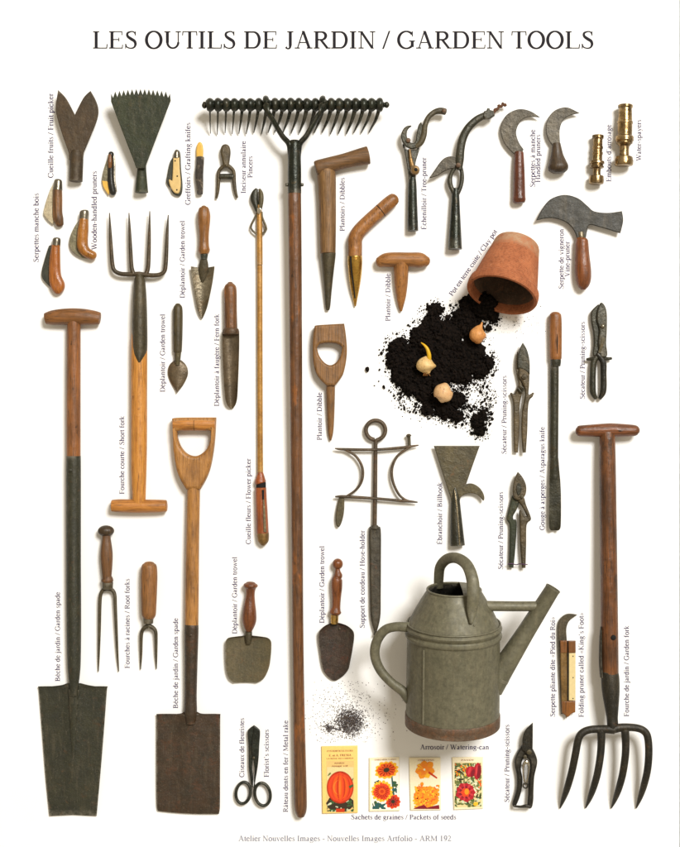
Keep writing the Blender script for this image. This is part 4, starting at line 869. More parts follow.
potpart('rim', [(0.9, 32.6), (0.1, 33.4), (0, 34.6), (0.6, 35.8), (2, 36.4), (6, 36.4), (9.2, 35.8), (10.4, 34.8), (10.6, 33.2), (9.5, 31), (8.5, 30.8), (4, 31.8), (1.2, 32.4), (0.9, 32.58)])

# ---- soil
discs = [(399, 348, 11), (397, 359, 11), (404.6, 374.5, 14), (408, 387, 9), (423.5, 338, 14), (434.8, 311, 8), (433, 324, 11), (446, 338, 18), (463, 318, 12), (466, 305, 8),
         (484, 308, 13), (478, 299, 10), (493, 316, 6), (470.7, 328, 14), (470.7, 352, 16), (487.5, 363, 7), (480, 370, 9), (461, 370.7, 14), (436.7, 359.4, 22), (436.7, 378, 14), (423, 391, 11),
         (427, 408.5, 7), (446, 408.5, 11), (455.6, 401, 10), (457.5, 416, 7.5), (478, 421.8, 7.5), (480, 431, 5.5), (483, 415, 5), (440, 399, 12), (415, 360, 14), (420, 375, 14)]
def soil_d(x, y):
    d = max(r-math.hypot(x-a, y-b) for a, b, r in discs)
    d += 2.6*noise.noise((x*0.16, y*0.16, 3.3))+2.0*noise.noise((x*0.45, y*0.45, 9.1))+1.2*noise.noise((x*1.1, y*1.1, 5.1))
    return d
def soil_h(x, y):
    d = soil_d(x, y)
    if d <= 0: return -1.0
    h = 7.5*(1-math.exp(-d/4.0))
    h += 2.4*noise.noise((x*0.3, y*0.3, 1.7))+1.7*noise.noise((x*0.8, y*0.8, 2.7))+0.8*noise.noise((x*1.9, y*1.9, 7.7))
    g = math.exp(-(((x-490)/12)**2+((y-299)/12)**2))
    return max(0.3, h)+15*g
mb = MB(); st = 0.8; nx = int(125/st); ny = int(155/st); idx = {}
hv = [[soil_h(382+i*st, 284+j*st) for j in range(ny+1)] for i in range(nx+1)]
v = []; f = []
def sv(i, j):
    if (i, j) not in idx:
        idx[(i, j)] = len(v); v.append((382+i*st, 284+j*st, max(hv[i][j], -0.6)))
    return idx[(i, j)]
for i in range(nx):
    for j in range(ny):
        q = [(i, j), (i+1, j), (i+1, j+1), (i, j+1)]
        if sum(hv[a][b] > 0 for a, b in q) >= 2: f.append(tuple(sv(a, b) for a, b in q))
mb.add(v, f)
ICO = None
def crumb(mb, x, y, z, r, rr):
    global ICO
    if ICO is None:
        bm = bmesh.new(); bmesh.ops.create_icosphere(bm, subdivisions=1, radius=1)
        bm.verts.ensure_lookup_table()
        ICO = ([tuple(q.co) for q in bm.verts], [tuple(q.index for q in p.verts) for p in bm.faces]); bm.free()
    sx, sy = r*rr.uniform(.7, 1.3), r*rr.uniform(.7, 1.3); a = rr.uniform(0, 6.3); c, s_ = math.cos(a), math.sin(a)
    vv = []
    for p in ICO[0]:
        k = rr.uniform(.78, 1.2); X, Y = p[0]*sx*k, p[1]*sy*k
        vv.append((x+X*c-Y*s_, y+X*s_+Y*c, z+p[2]*r*.8*k))
    mb.add(vv, ICO[1])
rr = random.Random(11)
n = 0
while n < 2400:                                    # lumps on the heap
    a, b, r = rr.choice(discs); x = a+rr.uniform(-r, r); y = b+rr.uniform(-r, r)
    h = soil_h(x, y)
    if h > 0: crumb(mb, x, y, h+0.1, rr.choice((0.5, 0.6, 0.8, 1.0, 1.3, 1.7)), rr); n += 1
n = 0
while n < 2300:                                    # scatter round the edge
    a, b, r = rr.choice(discs+[(478, 395, 12), (475, 405, 12), (470, 395, 10), (440, 395, 16), (410, 400, 8)]*2)
    an = rr.uniform(0, 6.3); q = r*(0.85+abs(rr.gauss(0, 0.30)))+abs(rr.gauss(0, 3.2)); x = a+q*math.cos(an); y = b+q*math.sin(an)
    if soil_d(x, y) > 0 or (y < 300 and x > 448) or x > 503 or (x > 497 and y < 318): continue
    rad = min(1.7, 0.22+rr.expovariate(3.6)); crumb(mb, x, y, rad*0.6, rad, rr); n += 1
for x, y, r in [(367.5, 369, 2.9), (384, 387, 2.0), (388, 355, 1.0), (374.5, 385.6, .8), (450.5, 305, 1.6), (448, 317, 3.0), (489, 328, 3.6), (482, 402.5, 1.6), (490.5, 424, 1.6), (484, 355.5, 1.7), (379, 355, 1.0), (449, 426, 1.3), (515, 325, .7), (525, 321, .6), (541, 306, .5)]:
    crumb(mb, x, y, r*.6, r, rr)
for i in range(170):
    x, y = rr.gauss(516, 14), rr.gauss(322, 7)
    if y > 312: crumb(mb, x, y, .2, rr.uniform(.15, .35), rr)
single('spilled_soil', 'black potting soil spilled from the clay pot', 'soil', (445, 360), mb, 'soil', 4, None, 'stuff', ang=60)

# ---- bulbs lying on the soil
t = Thing('bulb', 'pale flower bulb with a bent yellow sprout, on the soil', 'bulb', (426, 364), 14, 'bulbs on the soil')
b = t.part('bulb_body', MB().turned([(356.6, 427, 431), (358.6, 423.4, 432.4), (362, 418.4, 435), (365.4, 416.2, 436.2), (368.4, 417.4, 435.2), (371, 421.4, 432), (372.4, 423.6, 430.4), (373, 424.6, 429.2)], 14, 0.9, cap=0.4), 'bulb_pale')
t.part('sprout', MB().tube([(429, 359.5, 16.5), (428.8, 355, 17.5), (427.2, 349.5, 18), (424.4, 345.6, 17.6), (421, 342.8, 16.6)], [2.1, 2.1, 1.7, 1.2, 0.5], cap=0.4), 'sprout')
for i in range(7):
    a = R.uniform(-1, 1); t.part('root_hair', MB().tube([(427+a*2.4, 372.4, 12), (427+a*3.4, 374.2, 11), (427+a*4.2+R.uniform(-.6, .6), 375.8, 10)], [.45, .3, .14], 6, 3), 'bulb_orange', b)
t = Thing('bulb', 'round orange-tan bulb with a pointed tip, near the pot mouth', 'bulb', (478, 334), 14, 'bulbs on the soil')
t.part('bulb_body', MB().tube([(482, 322.4, 15), (481, 325.4, 14.6), (479.2, 328.6, 14), (478, 333, 14), (477.6, 338, 14), (477.8, 341.6, 14), (477.8, 343, 14)], [(.8, .8), (1.6, 1.6), (4.6, 4.6), (8.2, 7.6), (7.8, 7.2), (4.4, 4.4), (2.6, 2.4)], 20, 5, 0.3), 'bulb_orange')
t = Thing('bulb', 'plump pinkish bulb without a sprout, lowest on the soil', 'bulb', (443, 393), 14, 'bulbs on the soil')
t.part('bulb_body', MB().tube([(445.8, 383.6, 14), (445, 386, 14), (443.6, 390, 14), (443.2, 394, 14), (443, 398, 14), (442.2, 401, 14), (442, 402, 14)], [(2.2, 2.4), (5.6, 5.6), (9, 8.2), (9.7, 8.6), (8.2, 7.4), (3.8, 4), (2, 2.2)], 20, 5, 0.3), 'bulb_pink')

# ---- asparagus knife
t = Thing('asparagus_knife', 'long iron asparagus gouge with a split cylindrical wooden handle', 'asparagus knife', (555, 420), 6)
h = t.part('handle', MB().turned([(313.6, 550.6, 560), (315.4, 549.4, 561.2), (325, 549.0, 561.8), (345, 549.4, 561.8), (358.4, 549.6, 561.6)], 6.2, 1, cap=0.4), 'w_asparagus')
t.part('crack', MB().tube([(556.2, 333, 12.1), (556, 342, 12.3), (556.2, 354, 12.1)], [(.3, .3), (.7, .5), (.3, .3)], 8), 'black', h)
t.part('ferrule', MB().turned([(358, 550.6, 561), (362, 550.4, 561), (366, 550.8, 560.4)], 6, 1, cap=0.15), 'shear_dark')
t.part('shank', MB().turned([(365, 550.2, 559), (400, 550.1, 558.9), (440, 549.9, 558.7), (462, 549.9, 558.7), (474, 550.6, 558.6), (486, 552.6, 557.4)], 5, 0.9, cap=0.1, z1=3), 'shear_dark')
t.part('gouge', MB().loft([(458, 550.2, 558.4), (470, 549.7, 559.2), (482, 549.2, 560.2), (496, 548.9, 560.8), (515, 548.8, 560.8), (526, 549.0, 560.5), (529.5, 550.0, 559.4), (530.6, 552, 557.6)], lambda u, v: 9.7-5.6*v-3.4*(1-v)**2*u*u+2.6*v*u*u, 1.6), 'shear_dark')

# ---- pruning shears
t = Thing('pruning_shears', 'olive-brown pruning shears with leaf-pointed blade and slim straight arms', 'pruning shears', (520, 395), 5, SHEARS)
t.part('arm', MB().plate([(522, 366, 'c'), (517.4, 366.6), (516.4, 374), (518.2, 384), (516, 390), (514.2, 394), (511.4, 392.6), (510.0, 393.6, 'c'), (512.4, 399.6), (513.2, 408), (513.4, 430), (514, 452.6, 'c'), (518, 452.8, 'c'), (519.2, 430), (519.6, 408), (521, 398), (523.6, 388), (524, 378)], 2, 6, 1.6, bres=3), 'shear_olive')
t.part('arm', MB().plate([(518.6, 366.4, 'c'), (523.4, 367), (528.6, 372), (528.8, 384), (528.2, 394), (530.4, 394), (533.4, 392.4, 'c'), (532.4, 396.6), (529, 400.4), (527.6, 410), (527, 430), (525.6, 452.6, 'c'), (522.2, 452.8, 'c'), (521, 432), (521.6, 412), (523.4, 402), (524.4, 392), (521.6, 382), (518.4, 376)], 5.6, 9, 1.6, bres=3), 'shear_olive')
t.part('blade', MB().plate([(522.3, 342.8, 'c'), (526.4, 350), (529, 361), (529.2, 374.6, 'c'), (524, 370), (517.4, 368, 'c'), (517.4, 358), (518.8, 350)], 7, 9.6, 0.8), 'shear_dark')
t.part('counter_blade', MB().plate([(517.4, 351, 'c'), (515.8, 358), (515.4, 368), (516.8, 374, 'c'), (519.4, 374, 'c'), (519.2, 358)], 4, 6.4, 0.8), 'shear_olive')
t.part('pivot_bolt', MB().rivet(523.6, 376.8, 2.5, 8.4, 11), 'shear_olive')
t.part('spring', MB().tube([(517.6, 388, 8), (520.6, 392, 9), (522.6, 389, 9.4), (519.4, 385.6, 9.2)], 0.9, 8), 'shear_dark')

t = Thing('pruning_shears', 'dark stocky pruning shears with blunt round head and hooked arm ends', 'pruning shears', (600, 350), 5, SHEARS)
t.part('counter_blade', MB().plate([(598.6, 304, 'c'), (594, 308), (590.6, 313), (590.8, 322), (592.8, 332), (593.4, 344), (592.6, 355), (599, 359, 'c'), (602, 350), (603, 338), (600, 322)], 3, 7, 1.4, bres=3), 'shear_dark')
t.part('blade', MB().plate([(600.4, 302.8), (604.4, 306.6), (606.2, 314.5), (606.2, 330), (605.6, 344), (606.4, 356), (599.6, 358, 'c'), (597.4, 344), (598.4, 330), (595.8, 320), (597, 309)], 6.4, 9.6, 1.4, bres=3), 'shear_dark')
t.part('arm', MB().tube([(599, 354, 6), (593.6, 362, 6), (592.6, 374, 6), (592.4, 386, 6), (593, 393, 5.6), (596, 398.6, 5)], [(2.6, 2.4), (3.2, 2.6), (3.1, 2.6), (3.2, 2.6), (3, 2.6), (1.8, 2)], cap=0.4), 'shear_dark')
t.part('arm', MB().tube([(597, 354, 7), (602.6, 362, 7), (603.2, 374, 6.4), (603.4, 386, 6), (602.6, 393, 5.6), (599.6, 398.6, 5)], [(2.6, 2.4), (3.2, 2.6), (3.1, 2.6), (3.2, 2.6), (3, 2.6), (1.8, 2)], cap=0.4), 'shear_black')
t.part('thumb_stop', MB().tube([(593.4, 359, 6), (590, 359, 5.6), (586.8, 359.4, 5)], [2.6, 1.7, 1.3], cap=0.6), 'shear_dark')
t.part('thumb_stop', MB().tube([(604.6, 359, 6), (608, 358.8, 5.6), (611.2, 358.4, 5)], [2.6, 1.7, 1.4], cap=0.6), 'shear_dark')
p = t.part('pivot_bolt', MB().rivet(601.8, 326.6, 2.3, 8, 10.6), 'olive_iron')
t.part('pivot_pin', MB().rivet(601.8, 326.6, 1.1, 10.4, 11.6), 'chrome', p)
t.part('link', MB().tube([(602.2, 338, 10), (600.6, 346, 10), (598.4, 353, 9.4)], [(2.2, 1), (1.6, .9), (1.4, .8)], 10), 'olive_iron')

t = Thing('pruning_shears', 'green-black pruning shears with elbowed arms tied together by violet wire', 'pruning shears', (517, 520), 5, SHEARS)
t.part('arm', MB().plate([(515, 492, 'c'), (511.6, 497), (510.2, 503), (506.9, 517), (507.4, 521), (509.6, 526), (509.4, 545), (508.8, 567.8, 'c'), (513.4, 568, 'c'), (514.8, 556), (516.4, 535), (516.6, 521), (513.6, 519.6, 'c'), (513.2, 516), (517, 509), (519.6, 500)], 2, 6, 1.6, bres=3), 'green_iron')
t.part('arm', MB().plate([(519, 493, 'c'), (523.6, 497), (526, 505), (530.6, 517), (530, 520.6), (526.4, 525), (526, 545), (525.4, 567.8, 'c'), (521.6, 568, 'c'), (519.8, 545), (519.2, 523), (518.8, 512), (520.8, 510.4), (523.6, 516.6, 'c'), (526.4, 516, 'c'), (522, 507), (517.4, 500)], 4.6, 8, 1.6, bres=3), 'shear_olive')
bl = t.part('blade', MB().plate([(517.4, 471.6, 'c'), (522, 477), (525.6, 485), (525.2, 494), (521, 499.4), (515.8, 499.6), (512.6, 495.6), (512.4, 486), (514.2, 477.6, 'c')], 6.6, 9.4, 1.2), 'shear_olive')
t.part('oval_plate', MB().plate([(518, 482.6), (520.4, 486), (520.4, 491.4), (518, 495.4), (516, 491.6), (516, 486.2)], 9, 10.2, 0.5), 'shear_dark', bl)
t.part('back_plate', MB().plate([(514.6, 478, 'c'), (521, 478, 'c'), (523, 490), (519, 498), (514, 494), (513.4, 485)], 3.4, 6, 0.8), 'shear_dark')
t.part('pivot_bolt', MB().rivet(521.2, 496.4, 1.7, 8.6, 10.6), 'olive_iron')
t.part('wire', MB().tube([(507.6, 564, 6.6), (511, 563.4, 6.8), (516, 564.6, 6), (519.4, 563.6, 7.6), (524, 564, 8.8), (527, 564.2, 8)], 0.5, 8), 'violet_wire')

t = Thing('pruning_shears', 'black curved pruning shears with bright spring and pointed beak blade', 'pruning shears', (524, 766), 5, SHEARS)
t.part('arm', MB().plate([(524, 742, 'c'), (519.2, 749), (515, 758), (514.6, 765), (516.6, 776), (516.6, 787), (514.4, 796), (512.2, 803.6), (513.4, 806.6), (516, 805.4), (519.6, 797), (521.8, 788), (522.4, 778), (520.8, 768), (522.4, 760), (526.4, 756), (529, 748)], 2.4, 7.4, 2, bres=3), 'shear_black')
t.part('arm', MB().plate([(527, 742, 'c'), (532.2, 748), (536, 756), (536.8, 763), (534, 776), (533.2, 790), (533, 799), (531.6, 806.4), (528.6, 807.8), (527, 804), (527.8, 793), (528.2, 780), (529.8, 768), (529, 760), (525.2, 755), (523.4, 748)], 4.4, 9.4, 2, bres=3), 'shear_black')
t.part('blade', MB().plate([(532.2, 721.6, 'c'), (532.2, 735), (532, 748, 'c'), (527, 752), (522, 749, 'c'), (521.8, 738), (524.8, 729)], 8, 10.4, 1), 'shear_black')
t.part('pivot_bolt', MB().rivet(528.2, 750.4, 2.6, 9.6, 12.4), 'olive_iron')
t.part('pivot_nut', MB().rivet(524.4, 755.4, 1.8, 9, 11), 'olive_iron')
t.part('spring', MB().tube([(525, 784, 8.6), (523, 775, 9), (522.8, 766, 9.4), (524.2, 761.6, 9.8), (526.8, 761.4, 9.8), (528.6, 765.4, 9.6), (527.4, 775, 9.2), (525.8, 783, 8.8)], [(0.9, 1.2), (0.9, 1.2), (1.0, 1.2), (1.8, 1.3), (1.8, 1.3), (1, 1.2), (0.9, 1.2), (0.9, 1.2)], 10), 'chrome')
t.part('spring_ring', MB().tube([(524.9+2.3*math.cos(a*.785), 784.4+2.5*math.sin(a*.785), 9.6) for a in range(8)], 0.8, 10, 3, closed=True), 'shear_black')
t.part('latch', MB().tube([(513.6, 805.2, 8.4), (520, 805.6, 9), (525.2, 804.8, 9.6), (529.8, 805.6, 10)], [1.2, 1.3, 1.8, 1.4], 10), 'shear_black')

# ---- florist's scissors
t = Thing('florist_scissors', 'old iron florist scissors with blunt closed blades and two ring grips', 'scissors', (254, 765), 5)
t.part('blade', MB().plate([(254.3, 725, 'c'), (249.6, 728.4), (247.6, 732.5), (248.4, 745), (248.6, 757), (248.8, 768), (250.4, 780), (252.4, 788, 'c'), (253.4, 779), (252.2, 768), (253.4, 757), (255.6, 745)], 3.4, 6, 1, bres=3), 'black_green')
t.part('blade', MB().plate([(254.5, 725, 'c'), (258.4, 728), (260.2, 731.6), (259.4, 745), (258.8, 757), (257.6, 768), (255.6, 780), (254.4, 788, 'c'), (254, 779), (254.6, 768), (253, 757), (251.6, 745)], 5.4, 8, 1, bres=3), 'black_green')
t.part('pivot', MB().rivet(254, 757, 1.3, 7.4, 8.8), 'olive_iron')
def ring(cx, cy, rx, ry, rot, r, z, n=16):
    o = []
    for i in range(n):
        a = 2*math.pi*i/n; x, y = rx*math.cos(a), ry*math.sin(a)
        o.append((cx+x*math.cos(rot)-y*math.sin(rot), cy+x*math.sin(rot)+y*math.cos(rot), z))
    return MB().tube(o, r, 12, 3, closed=True)
t.part('ring_grip', ring(243.2, 793, 7.2, 10.8, 0.16, 1.6, 4.4), 'black_green')
t.part('ring_grip', ring(262.6, 794.2, 7.7, 11.4, -0.16, 1.6, 5.4), 'black_green')

# ---- garden spades
t = Thing('garden_spade', 'long T-handled spade with tapering grey-green blade and long iron strap', 'spade', (73, 560), 8, 'garden spades')
t.part('grip', MB().turned([(45.4, 313, 324.2), (52, 310.4, 324.8), (62, 308.8, 325), (73, 308.2, 325.2), (84, 308.8, 325), (94, 310.6, 324.8), (99.8, 312.4, 324.4)], 8, 0.95, axis='x', cap=0.12), 'w_spade_x')
t.part('shaft', MB().turned([(318, 68, 80), (326, 67.2, 80.6), (390, 66.6, 80.6), (458, 66.6, 80.6)], 8, 1, cap=0.1), 'w_spade')
st_ = t.part('strap_socket', MB().turned([(456, 66.4, 80.8), (480, 66.2, 80.9), (560, 66.2, 80.8), (620, 66.4, 81.0), (660, 67.0, 80.6), (676, 68, 79.6), (684, 69, 78.6), (696, 70, 78)], 8, 1, cap=0.06, z1=6.4), 'spade_grey')
t.part('rivet', MB().rivet(72.2, 470, 1.5, 15, 16.6), 'spade_grey', st_)
b = t.part('blade', MB().loft([(684, 66, 80.4), (686, 60, 88), (687.6, 46, 98), (688.6, 37.8, 106.2), (692, 38, 106), (740, 41.6, 102.4), (780, 44.6, 99), (816.4, 48.2, 95.6)], lambda u, v: 4.8+2.8*math.exp(-(u*4.5)**2)*(1-v)-2.4*v, 2, nx=32, k=4, ys=lambda u, v: 1.2*abs(u)*v**20), 'spade_grey')
t.part('rib', MB().tube([(73.6, 690, 6.6), (73.2, 705, 6.6), (72.8, 730, 5.6), (72.4, 760, 3.9)], [(5.4, 2.2), (4.4, 1.5), (2.8, 0.9), (.5, .2)], 14), 'spade_grey', b)

t = Thing('garden_spade', 'D-handled spade with square rusty brown blade and golden shaft', 'spade', (192, 600), 8, 'garden spades')
t.part('d_grip', MB().plate([(172.4, 418.6, 'c'), (180, 417.6), (216.2, 417.4, 'c'), (215.6, 432), (214.2, 448), (210.8, 467), (206.4, 479), (200.4, 489.5, 'c'), (186.6, 489.5, 'c'), (181.4, 481), (177, 470), (174, 452), (173, 436)], 1, 14.6, 3.6, holes=[[(177.2, 431.4, 'c'), (186, 430), (203, 430), (211, 431.2, 'c'), (210.4, 440), (207.2, 448.4), (201, 454.2), (194.4, 456), (187.4, 453.6), (181.6, 447.2), (178.2, 439)]], bres=4), 'w_dspade')
t.part('grip_bar', MB().turned([(173.4, 418.6, 430.2), (184, 417.9, 430.9), (194, 418.0, 430.7), (204, 417.9, 430.9), (215.2, 418.2, 430)], 9.4, 1, axis='x', cap=0.1), 'w_short_x', label='turned grip bar of lighter wood')
t.part('shaft', MB().turned([(482, 187, 200), (495, 187, 200), (540, 186, 199.2), (590, 185.2, 198.8), (628, 184.8, 198.4)], 7.6, 1, cap=0.1), 'w_dspade')
t.part('grip_seam', MB().tube([(194.3, 424.3, 9.4), (194.7, 424.3, 9.4)], [6.5, 6.5], 22, 1, 0), 'black')
st_ = t.part('strap_socket', MB().turned([(620, 189, 195.6), (623.4, 186.2, 197.6), (628, 184.6, 198.6), (660, 184.6, 197.6), (695, 184.4, 196.6), (712, 184.0, 196.8), (724, 186, 195)], 8, 0.98, cap=0.2, z1=5.5), 'spade_brown')
t.part('rivet', MB().rivet(191.8, 634, 1.3, 14.6, 16.4), 'spade_brown', st_)
b = t.part('blade', MB().loft([(712.6, 183, 197.4), (714.4, 179, 201.6), (715.6, 160, 217), (716, 156.2, 219.9), (720, 156.2, 219.9), (770, 156.0, 219.7), (800, 156.1, 219.6), (810, 156.6, 219.4), (813.8, 158, 218.6)], lambda u, v: 5.4+2.4*math.exp(-(u*3.4)**2)*(1-v)**1.3-2.2*v+2.2*math.exp(-((u+0.06)*4.5)**2-((v-0.46)*16)**2), 2, nx=34, k=4, ys=lambda u, v: v**14*(1.4*u+1.2*(1-u*u))), 'spade_brown')

# ---- root forks
t = Thing('root_fork', 'longer root fork with knobbed dark handle and two long thin tines', 'root fork', (107, 600), 6, 'root forks')
h = t.part('handle', MB().turned([(535.5, 102.4, 110.6), (539, 102.2, 111), (548, 101, 112.4), (556, 100.6, 113), (566, 101.4, 112.6), (577, 102.4, 111.8), (578.5, 101.9, 112.9), (580.2, 101.4, 113.6), (582, 101.9, 113)], 7, 1, cap=0.2), 'w_rootfork')
t.part('knob', MB().ball((106.3, 530.8, 7.4), 8.2, 5.6, 6.6, 22, 14), 'w_dark', h)
t.part('ferrule', MB().turned([(582.4, 102.4, 113.4), (588.8, 102.6, 113)], 6.8, 1, k=1, cap=0.15), 'strap_iron')
for pts in ([(107.4, 588.6, 6), (103, 590.2, 6), (100.7, 595, 6), (99.9, 605, 5.8), (99.3, 630, 5), (98.5, 655, 4), (97.8, 672, 2.6)], [(107.4, 588.6, 6), (112.4, 590.2, 6), (114.8, 595, 6), (115.3, 605, 5.8), (116.2, 630, 5), (117.2, 655, 4), (118.2, 672, 2.6)]):
    t.part('tine', MB().tube(pts, [2.4, 2, 1.8, 1.7, 1.5, 1.1, 0.5], 12), 'strap_iron')
t = Thing('root_fork', 'shorter root fork with thick pale stained handle and short forked tines', 'root fork', (149, 612), 6, 'root forks')
t.part('handle', MB().turned([(563, 144.4, 154.6), (565.6, 142.0, 157), (575, 141.2, 157.8), (590, 141.2, 157.4), (605, 141.4, 156.8), (614, 142, 156.2), (617.4, 143.4, 154.4)], 8.2, 1, cap=0.35), 'w_rootfork2')
t.part('ferrule', MB().turned([(616.8, 143.4, 153.8), (623, 143.6, 153.4)], 7.4, 0.98, k=1, cap=0.15), 'strap_iron')
t.part('stem', MB().turned([(622, 146.4, 151), (626, 146.6, 150.8), (628, 146.2, 151.2)], 6.4, 1, cap=0.2), 'strap_iron')
for pts in ([(148.8, 626, 6.2), (145, 627.4, 6.2), (142.2, 631, 6), (141.2, 638, 5.6), (140.8, 655, 4), (140.1, 670, 2.4)], [(148.6, 626, 6.2), (152.4, 627.4, 6.2), (155.4, 631, 6), (156, 638, 5.6), (155.9, 655, 4), (156, 669.4, 2.4)]):
    t.part('tine', MB().tube(pts, [2.6, 2.2, 1.9, 1.7, 1.3, 0.5], 12), 'strap_iron')

# ---- two more trowels
t = Thing('garden_trowel', 'trowel with wide square olive-grey blade and waisted red-brown handle', 'trowel', (248, 635), 7, TROWELS)
t.part('handle', MB().turned([(583, 246, 255.6), (584.4, 243.8, 257.6), (586.6, 243.6, 257.6), (589, 245.6, 255.6), (594, 246, 254.8), (602, 244.6, 255.2), (612, 242.6, 256.3), (620, 242.2, 256.4), (626, 243.4, 254.6), (631, 245.6, 252)], 7.2, 1, cap=0.3), 'w_red')
t.part('tang', MB().turned([(629, 245.4, 252), (638, 244.8, 252), (644, 246, 251)], 5.4, 0.85, cap=0.2), 'strap_iron')
t.part('blade', MB().loft([(635.8, 243, 253.6), (636.6, 235, 262), (637.8, 228.6, 267.6), (640.6, 226, 270.6), (645, 225.4, 271.4), (655, 225.3, 270.9), (666, 225.7, 269.4), (674, 226.8, 266.6), (680, 229.4, 262.6), (683.2, 233.4, 256.4)], lambda u, v: 4.0+4.6*u*u*(1-0.7*v)-1.2*v, 1.6, nx=26, k=4), 'wide_trowel')
t = Thing('garden_trowel', 'trowel with dark shield-shaped blade, brass ferrule and ball-topped handle', 'trowel', (336, 620), 7, TROWELS)
h = t.part('handle', MB().turned([(568, 335.4, 339.8), (571, 335, 340.4), (573.6, 334.2, 341.6), (575.6, 333.8, 342.4), (577.4, 333.0, 341.6), (580, 331.4, 342.3), (588, 331.2, 342.2), (598, 332, 341), (607, 331.8, 340.4), (611, 330, 341), (613, 329.7, 341.2), (614.6, 331, 339.8)], 7, 1, cap=0.2), 'w_red')
t.part('knob', MB().ball((337.7, 564, 7), 5.3, 5.6, 5.2), 'w_red', h)
t.part('ferrule', MB().turned([(614, 330.6, 338.6), (624, 330.8, 338.2)], 5.8, 0.98, k=1, cap=0.1), 'gold_brass')
b = t.part('blade', MB().loft([(623.4, 330, 341), (625.4, 325.6, 346.4), (628.4, 321.8, 350.6), (632.6, 318.7, 353.8), (640, 318.5, 354), (652, 320.0, 352.2), (662, 321.3, 350.3), (670, 323, 348.4), (676, 326.6, 343.8), (680, 330.8, 338.4), (681.4, 333.4, 335.6)], lambda u, v: 3.4+4.2*u*u*(1-v)-0.8*v, 1.6, nx=26, k=4), 'point_trowel')
t.part('rivet', MB().rivet(339.6, 629, 1.1, 3, 5.0), 'strap_iron', b)

# ---- hose holder
t = Thing('hose_holder', 'iron hose holder with ring top, two bowed side bars and ground spike', 'hose holder', (375, 500), 5)
stem_ = [(375.6+9.7*math.sin(a), 430.2-9.7*math.cos(a), 5) for a in [math.pi-0.45-i*(2*math.pi-0.62)/14 for i in range(15)]]
t.part('ring', MB().tube([(375.8, 444, 5), (376.2, 440.8, 5)]+stem_, 2.1, 14, 4, 0.3), 'hose_iron')
t.part('stem', MB().turned([(440, 373.6, 377.6), (470, 373.2, 377.4), (500, 372.8, 377.2), (530, 372.3, 376.8)], 4.6, 1, cap=0.3), 'hose_iron')
t.part('crossbar', MB().tube([(335, 448.4, 6), (344, 449.3, 6), (375.6, 449.6, 6.4), (400, 447.8, 6), (411, 446.4, 6), (418.4, 445.2, 6)], [(.6, .8), (1.4, 1.6), (1.4, 1.6), (1.5, 1.6), (1.2, 1.4), (.6, .8)], 12), 'hose_iron')
t.part('crossbar', MB().tube([(335.3, 496.6, 6), (345, 496.6, 6), (375, 498.4, 6.4), (400, 500.6, 6), (410, 501.4, 6), (417.4, 502.2, 6)], [(.8, .8), (1.6, 1.6), (1.4, 1.6), (1.5, 1.6), (1.3, 1.4), (.7, .8)], 12), 'hose_iron')
t.part('bow', MB().tube([(341, 448.8, 6), (347, 450.6, 6), (355.6, 456, 6), (361.4, 465, 6), (362.8, 474, 6), (360.8, 483, 6), (355, 490.6, 6), (345, 497, 6)], [1, 1.2, 1.3, 1.4, 1.5, 1.4, 1.2, 1], 12), 'hose_iron')
t.part('bow', MB().tube([(411, 446.8, 6), (405, 450, 6), (397.4, 456, 6), (392.8, 465, 6), (391.6, 474, 6), (393.6, 484, 6), (398.6, 494, 6), (404, 499, 6), (409, 501, 6)], [1, 1.2, 1.3, 1.4, 1.5, 1.4, 1.3, 1.2, 1], 12), 'hose_iron')
t.part('peg', MB().turned([(434.4, 406.8, 410.4), (435.6, 405.9, 411.4), (436.6, 406.6, 410.8), (438, 407.4, 410.6), (446, 407.8, 411)], 5.4, 1, cap=0.3), 'strap_iron')
t.part('paddle', MB().plate([(339, 497, 'c'), (344.4, 497.4, 'c'), (344.3, 508), (343.2, 517), (340.6, 525), (338.2, 527.2), (336, 524.6), (335.4, 517), (336.6, 508)], 2.4, 5.4, 1.2), 'olive_iron')
t.part('collar', MB().turned([(526.2, 371, 378.4), (528.2, 369.4, 380)], 4.4, 0.8, k=1, cap=0.5), 'spike_iron')
t.part('spike', MB().plate([(369, 529.6), (372, 527.4), (377.4, 527.4), (380.8, 529.8), (381, 560), (380.8, 595), (380.3, 617.5), (376.2, 634), (375.6, 636, 'c'), (374.8, 634), (370.6, 617.5), (369.8, 595), (369.2, 560)], 0.6, 6.6, 2.2, bres=3), 'spike_iron')

# ---- billhook
t = Thing('billhook', 'flared iron billhook blade with small side hook above a folded socket', 'billhook', (457, 495), 7)
t.part('blade', MB().plate([(433.8, 445.8, 'c'), (479.8, 445.8, 'c'), (473.2, 464), (466.2, 484.2, 'c'), (470, 483.4), (474.6, 484.4), (480, 488.2), (483.6, 494), (484.4, 499), (483.2, 501, 'c'), (479.8, 496.8), (475.4, 494), (469, 493.3), (463.2, 495), (460.2, 499), (459.8, 506, 'c'), (451.6, 506, 'c'), (450.6, 498), (447.8, 489.4, 'c'), (440.6, 467)], 5, 7.4, 0.7), 'olive_iron')
b = t.part('socket', MB().turned([(484, 453.4, 456.6), (492, 452, 458.4), (500, 451.2, 459.8), (512, 450.6, 461.2), (530, 450.4, 463.2), (545.6, 450.2, 465)], 5.4, 0.85, cap=0.06, z1=6.4), 'shear_dark')
t.part('seam', MB().tube([(454.4, 490, 8.2), (456, 502, 9.4), (457.6, 520, 10.9), (459.2, 544.6, 12.4)], [(.5, .4), (.9, .7), (.9, .8), (.9, .8)], 10), 'bare_steel', b)
